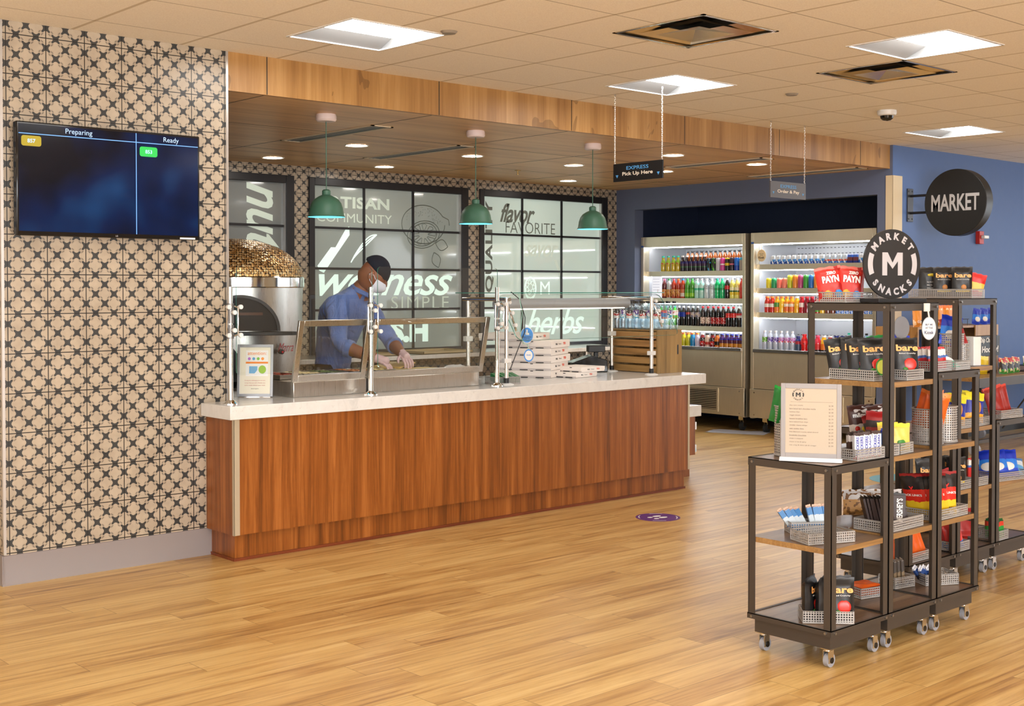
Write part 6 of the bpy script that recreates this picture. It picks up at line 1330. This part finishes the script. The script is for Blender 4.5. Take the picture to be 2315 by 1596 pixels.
# mid-height rack
b = bk(4.965, 2.795, 1.13, 84, .20, .10, .045, 'basket of red candy bars on the mid-height rack top') if False else bk(4.97, 2.80, 1.13, 3, .155, .15, .045, 'basket of red candy bars on the mid-height rack top')
line('mlt', mlt, 5, b, (.018, .03), (.03, 0), (R(-8), R(2), R(-30)), 'red and blue candy bar in the front row', 'on the mid-height rack', .08)
line('mlt', mlt, 4, b, (.03, .08), (.032, 0), (R(-8), R(-4), R(-30)), 'red and blue candy bar in the back row', 'on the mid-height rack', .1)
put('blub', blubag, (5.02, 3.03, 1.132), (0, R(8), R(-30)), 'blue chip bag behind the red candy bars', None); put('grnb', grnbag, (4.985, 3.08, 1.132), (0, R(-6), R(-30)), 'green packet behind the red candy bars', None)
b = bk(5.145, 2.80, 1.13, 2, .135, .13, .038, 'basket of blue and green packets at the mid-height rack top right')
put('bgp', bag_maker(.09, .11, .02, foil('bluegreen', (0, (60, 170, 150)), (.4, (226, 236, 240)), (.7, (50, 110, 190))), [], 43), loc2(b, .05, .035, .008), (R(-62), 0, R(-20)), 'blue and green packet lying in the mid-height rack top basket', None)
pcyl('c', (5.036, 2.872), .81, .066, .155, 'wide round basket of orange bags on the mid-height rack'); bouquet('orb', orange, 5, (5.036, 2.872), .885, .028, 16, 'orange foil bag in the wide round basket, %s')
pcyl('d', (5.165, 2.86), .81, .052, .158, 'empty round perforated basket at the right of the orange bags')
b = bk(4.972, 2.792, .485, 0, .27, .16, .045, 'long basket of jerky packs on the mid-height rack')
for k in range(6): put('jk', jerky, loc2(b, .045 + k * .017, .110 - .008 * k, .010), (R(14), R(-4), R(-92 + 4 * k)), 'jerky pack leaning left in the long basket, %s' % ORDW[k], 'leaning jerky packs')
put('jk', jerky, loc2(b, .165, .05, .006), (R(-4), R(2), R(-28)), 'jerky pack facing the front in the long basket', None); put('jk', jerky, loc2(b, .215, .075, .006), (R(-4), R(-10), R(-24)), 'jerky pack behind the front facing one', None)
line('whb', whb, 4, b, (.16, .025, .008), (.024, 0), (R(-60), 0, 0), 'small dark bar lying at the right end', 'of the jerky basket', .1)
b = bk(4.972, 2.985, .157, -12, .12, .10, .05, 'basket of kraft bars on the mid-height rack base')
line('kna', kna, 4, b, (.018, .05), (.026, 0), (R(-4), R(-6), R(70)), 'kraft coloured bar', 'in the mid-height rack base basket', .04)
b = bk(5.125, 2.925, .157, -28, .165, .12, .05, 'basket of dark blue packets at the right of the mid-height rack base')
line('dkb', bar_maker(.03, .085, .012, foil('darkblue', (0, (24, 26, 40)), (.5, (40, 70, 130)), (.8, (220, 220, 226)))), 4, b, (.025, .06), (.022, 0), (R(-20), R(-24), R(30)), 'dark blue packet', 'in the right basket of the mid-height rack base', .1)
# rear racks
b = bk(6.075, 3.58, 1.44, -90, .36, .13, .048, 'long basket of banana chip bags on top of the rear tall rack')
put('banb', bananab, loc2(b, .085, .055, .006), (0, 0, R(-52)), 'black chip bag turned to its back on the rear tall rack', None)
put('ban', banana, loc2(b, .17, .055, .006), (0, 0, R(-50)), 'black banana chip bag in the middle of the rear tall rack top', None); put('ban', banana, loc2(b, .19, .095, .006), (0, 0, R(-46)), 'black banana chip bag half hidden by its neighbour', None)
put('ban', banana, loc2(b, .275, .055, .006), (0, 0, R(-48)), 'black banana chip bag at the right on the rear tall rack top', None)
put('rds', bag_maker(.085, .125, .02, foil('redsmall', (0, (200, 44, 32)), (.3, (226, 190, 80)), (.6, (206, 40, 36))), [], 51), loc2(b, .315, .10, .006), (0, R(14), R(-44)), 'red bag leaning at the right end of the rear tall rack top', None)
pcyl('e', (5.965, 3.27), 1.09, .06, .17, 'round basket on the upper shelf of the rear tall rack')
for k, (n_, mk_) in enumerate((('blue', blubag), ('yellow', yelbag), ('red', redwr))): put(['blub', 'yel', 'redwr'][k], mk_, (5.945 + .02 * k, 3.275 - .012 * k, 1.20), (R(-10), R(12 - 12 * k), R(-35)), '%s packet poking from the round basket of the rear tall rack' % n_, None)
pcyl('f', (6.09, 3.28), 1.09, .035, .13, 'narrow round basket beside the white carton on the rear tall rack')
o = ob('white_carton', M().box(-.03, .03, -.05, .05, 0, .15), PAPER, loc=(6.165, 3.28, 1.0905), rot=(0, 0, R(-10)), bev=.002); tag(o, 'upright white carton on the rear tall rack upper shelf', 'carton')
b = bk(5.90, 3.20, .78, 0, .16, .14, .045, 'left basket on the rear tall rack middle shelf'); line('by', bybag, 3, b, (.03, .03, .02), (.045, .03), (R(-6), R(6), R(-30)), 'blue and yellow pretzel bag', 'in the rear tall rack left basket', .1)
b = bk(6.10, 3.20, .78, 4, .15, .14, .045, 'right basket on the rear tall rack middle shelf'); line('by', bybag, 3, b, (.03, .03, .02), (.04, .03), (R(-6), R(6), R(-30)), 'blue and yellow pretzel bag', 'in the rear tall rack right basket', .1)
b = bk(6.36, 3.20, .80, -5, .20, .15, .045, 'basket of brick red bags on the rear low rack top'); line('rd', rdbag, 5, b, (.03, .04, .02), (.032, .012), (R(-10), R(-14), R(-34)), 'brick red bag', 'on top of the rear low rack', .1)
b = bk(5.90, 3.20, .47, 0, .15, .13, .045, 'basket of dark bags on the rear tall rack lower shelf'); line('ban', banana, 2, b, (.05, .03, .006), (.03, .045), (R(-4), 0, R(-34)), 'black banana bag', 'on the rear tall rack lower shelf', .05)
b = bk(6.10, 3.20, .47, 0, .12, .13, .045, 'small basket of red-tipped bars on the rear tall rack lower shelf'); line('mlt', mlt, 3, b, (.02, .05, .04), (.034, 0), (0, 0, R(-30)), 'red-tipped grey bar', 'on the rear tall rack lower shelf', .05)
b = bk(6.33, 3.20, .47, -10, .26, .15, .045, 'wide basket of royal blue bags on the rear low rack middle shelf')
for k in range(3): put('blub', blubag, loc2(b, .05 + k * .055, .09 - .018 * k, .01), (R(-30), R(-10 + 4 * k), R(-50)), 'royal blue bag on the rear low rack, %s' % ['left', 'middle', 'right'][k], 'royal blue bags')
put('lbl', bag_maker(.12, .15, .02, foil('sky', (0, (110, 180, 230)), (.5, (226, 236, 246)), (.8, (70, 140, 210))), [], 45), loc2(b, .215, .06, .02), (R(-60), R(10), R(-50)), 'sky blue and white packet lying at the right of the blue bags', None)
b = bk(5.90, 3.20, .157, 0, .13, .12, .048, 'basket of red and blue bags on the rear tall rack base'); line('rd2', bag_maker(.10, .13, .03, foil('redblue', (0, (40, 110, 200)), (.3, (210, 50, 40))), [], 47), 2, b, (.05, .03, .006), (.03, .04), (R(-6), R(-10), R(-30)), 'red and blue bag', 'on the rear tall rack base', .05)
put('redwr', redwr, (6.13, 3.27, .20), (R(-20), R(4), R(-30)), 'glossy red bag on the rear tall rack base', None); put('rdb', rdbag, (6.20, 3.35, .162), (0, R(10), R(-30)), 'brick red bag at the back of the rear tall rack base', None)
b = bk(5.48, 3.22, .157, 0, .20, .13, .045, 'basket of orange bags on the rear glimpsed rack base'); line('or', orange, 4, b, (.03, .05, .006), (.045, 0), (R(-4), R(-14), R(-34)), 'bright orange bag', 'on the rear glimpsed rack base', .06)
b = bk(5.66, 3.22, .47, 0, .16, .13, .045, 'basket of black bags on the rear glimpsed rack'); line('ban', banana, 3, b, (.04, .03, .006), (.04, .025), (R(-4), 0, R(-34)), 'black banana bag', 'on the rear glimpsed rack middle shelf', .05)
b = bk(6.345, 3.20, .157, 0, .10, .13, .05, 'small basket of green bars on the rear low rack base'); line('grb', grb, 4, b, (.016, .03), (.024, 0), (R(-4), 0, R(-24)), 'green and red bar, front row', 'on the rear low rack base', .05); line('grb', grb, 4, b, (.018, .075), (.024, 0), (R(-4), 0, R(-20)), 'green and red bar, back row', 'on the rear low rack base', .1)
# bench with chip display along the blue wall
t = thing('display_bench', 'long low wood-topped display bench against the blue wall', 'bench', (11.7, 5.85, 0)); TB = .69
ob('bench_top', M().box(-1.15, 1.6, -.30, .36, TB - .03, TB), BOARDE, t, smooth=0); ob('apron', M().box(-1.15, 1.6, -.31, -.302, TB - .085, TB - .005), RACK, t, smooth=0)
for x in (-1.1, .15, 1.5):
    for y in (-.27, .33): ob('leg', M().box(x - .015, x + .015, y - .015, y + .015, .09, TB - .03), RACK, t, smooth=0)
    ob('brace', M().tube([(x, -.27, TB - .06), (x, .1, .12)], .008, 6), RACK, t)
    ob('wheel', M().cyl((x - .02, -.27, .05), (x + .02, -.27, .05), .05, n=20), WHEEL, t); ob('wheel', M().cyl((x - .02, .33, .05), (x + .02, .33, .05), .05, n=20), WHEEL, t)
ob('lower_rail', M().box(-1.1, 1.5, -.285, -.255, .10, .13), RACK, t)
t = thing('chip_display', 'oak chip display stand seen between the racks at the blue wall', 'display stand', (10.83, 5.98, TB))
ob('side_panel', M().box(-.73, -.71, -.12, .30, .001, .46), OAK, t); ob('side_panel', M().box(.71, .73, -.12, .30, .001, .46), OAK, t)
for z in (.02, .44): ob('shelf', M().box(-.71, .71, -.12, .30, z, z + .02), OAK, t, smooth=0)
ob('front_board', M().box(.28, .72, -.13, -.12, .36, .46), OAK, t); ob('front_board', M().box(.28, .72, -.13, -.12, .02, .16), OAK, t); ob('back_board', M().box(-.71, .71, .29, .30, .02, .46), mat('stand_back', lin((60, 84, 130)), .6), t, smooth=0)
wr = M()
for k in range(9): wr.tube([(-.68 + k * .10, -.135, .461), (-.68 + k * .10, -.135, .52)], .003, 5)
wr.tube([(-.70, -.135, .52), (.14, -.135, .52)], .003, 5); ob('wire_guard', wr, BLACK, t)
cb = ob('chalkboard', M().box(.30, .72, -.145, -.1305, .165, .355), BLACK, t, smooth=0)
text('Chip Chip', (.44, -.146, .31), *FR, WTX, t, .24, .06, bold=.03, shear=.2); text('Hooray!', (.53, -.146, .22), *FR, WTX, t, .32, .08, bold=.04, shear=.1)
bb_ = (10.83 - .62, 5.92, TB + .4605, 0)
line('chz', orcheese, 5, bb_, (0, 0, 0), (.165, 0), (0, 0, R(-6)), 'orange cheese snack bag', 'behind wire on the chip display', .03)
line('blub', blubag, 3, (11.10 + .14, 5.92, TB + .4605, 0), (0, 0, 0), (.15, .0), (0, R(6), R(-6)), 'blue chip bag', 'on the chip display above the chalkboard', .1)
line('yelb', bag_maker(.15, .17, .05, foil('brightyel', (0, (240, 206, 40)), (.8, (250, 226, 90))), [], 49), 2, (11.10 - .12, 5.80, TB + .0005, 0), (0, 0, 0), (.17, .0), (0, 0, R(-6)), 'bright yellow bag', 'left of the chalkboard', .1)
line('mix', mixbag, 3, (11.32, 5.68, TB + .0005, 0), (0, 0, 0), (.16, .02), (R(-8), R(6), R(-10)), 'black, red and green snack bag', 'on the bench below the chalkboard', .12)
line('wh', whbag, 4, (11.90, 5.72, TB + .0005, 0), (0, 0, 0), (.16, .0), (R(-10), R(4), R(-6)), 'white and green snack bag', 'in the wire tray on the bench', .14)
t = thing('wire_tray', 'black wire tray of white snack bags on the bench', 'tray', (12.15, 5.66, TB)); wr = M()
for z in (.004, .06): wr.tube([(-.36, -.06, z), (.36, -.06, z), (.36, .14, z), (-.36, .14, z), (-.36, -.06, z)], .003, 5)
for k in range(10): wr.tube([(-.36 + k * .08, -.06, .004), (-.36 + k * .08, -.06, .06)], .002, 4)
ob('wire_frame', wr, BLACK, t)
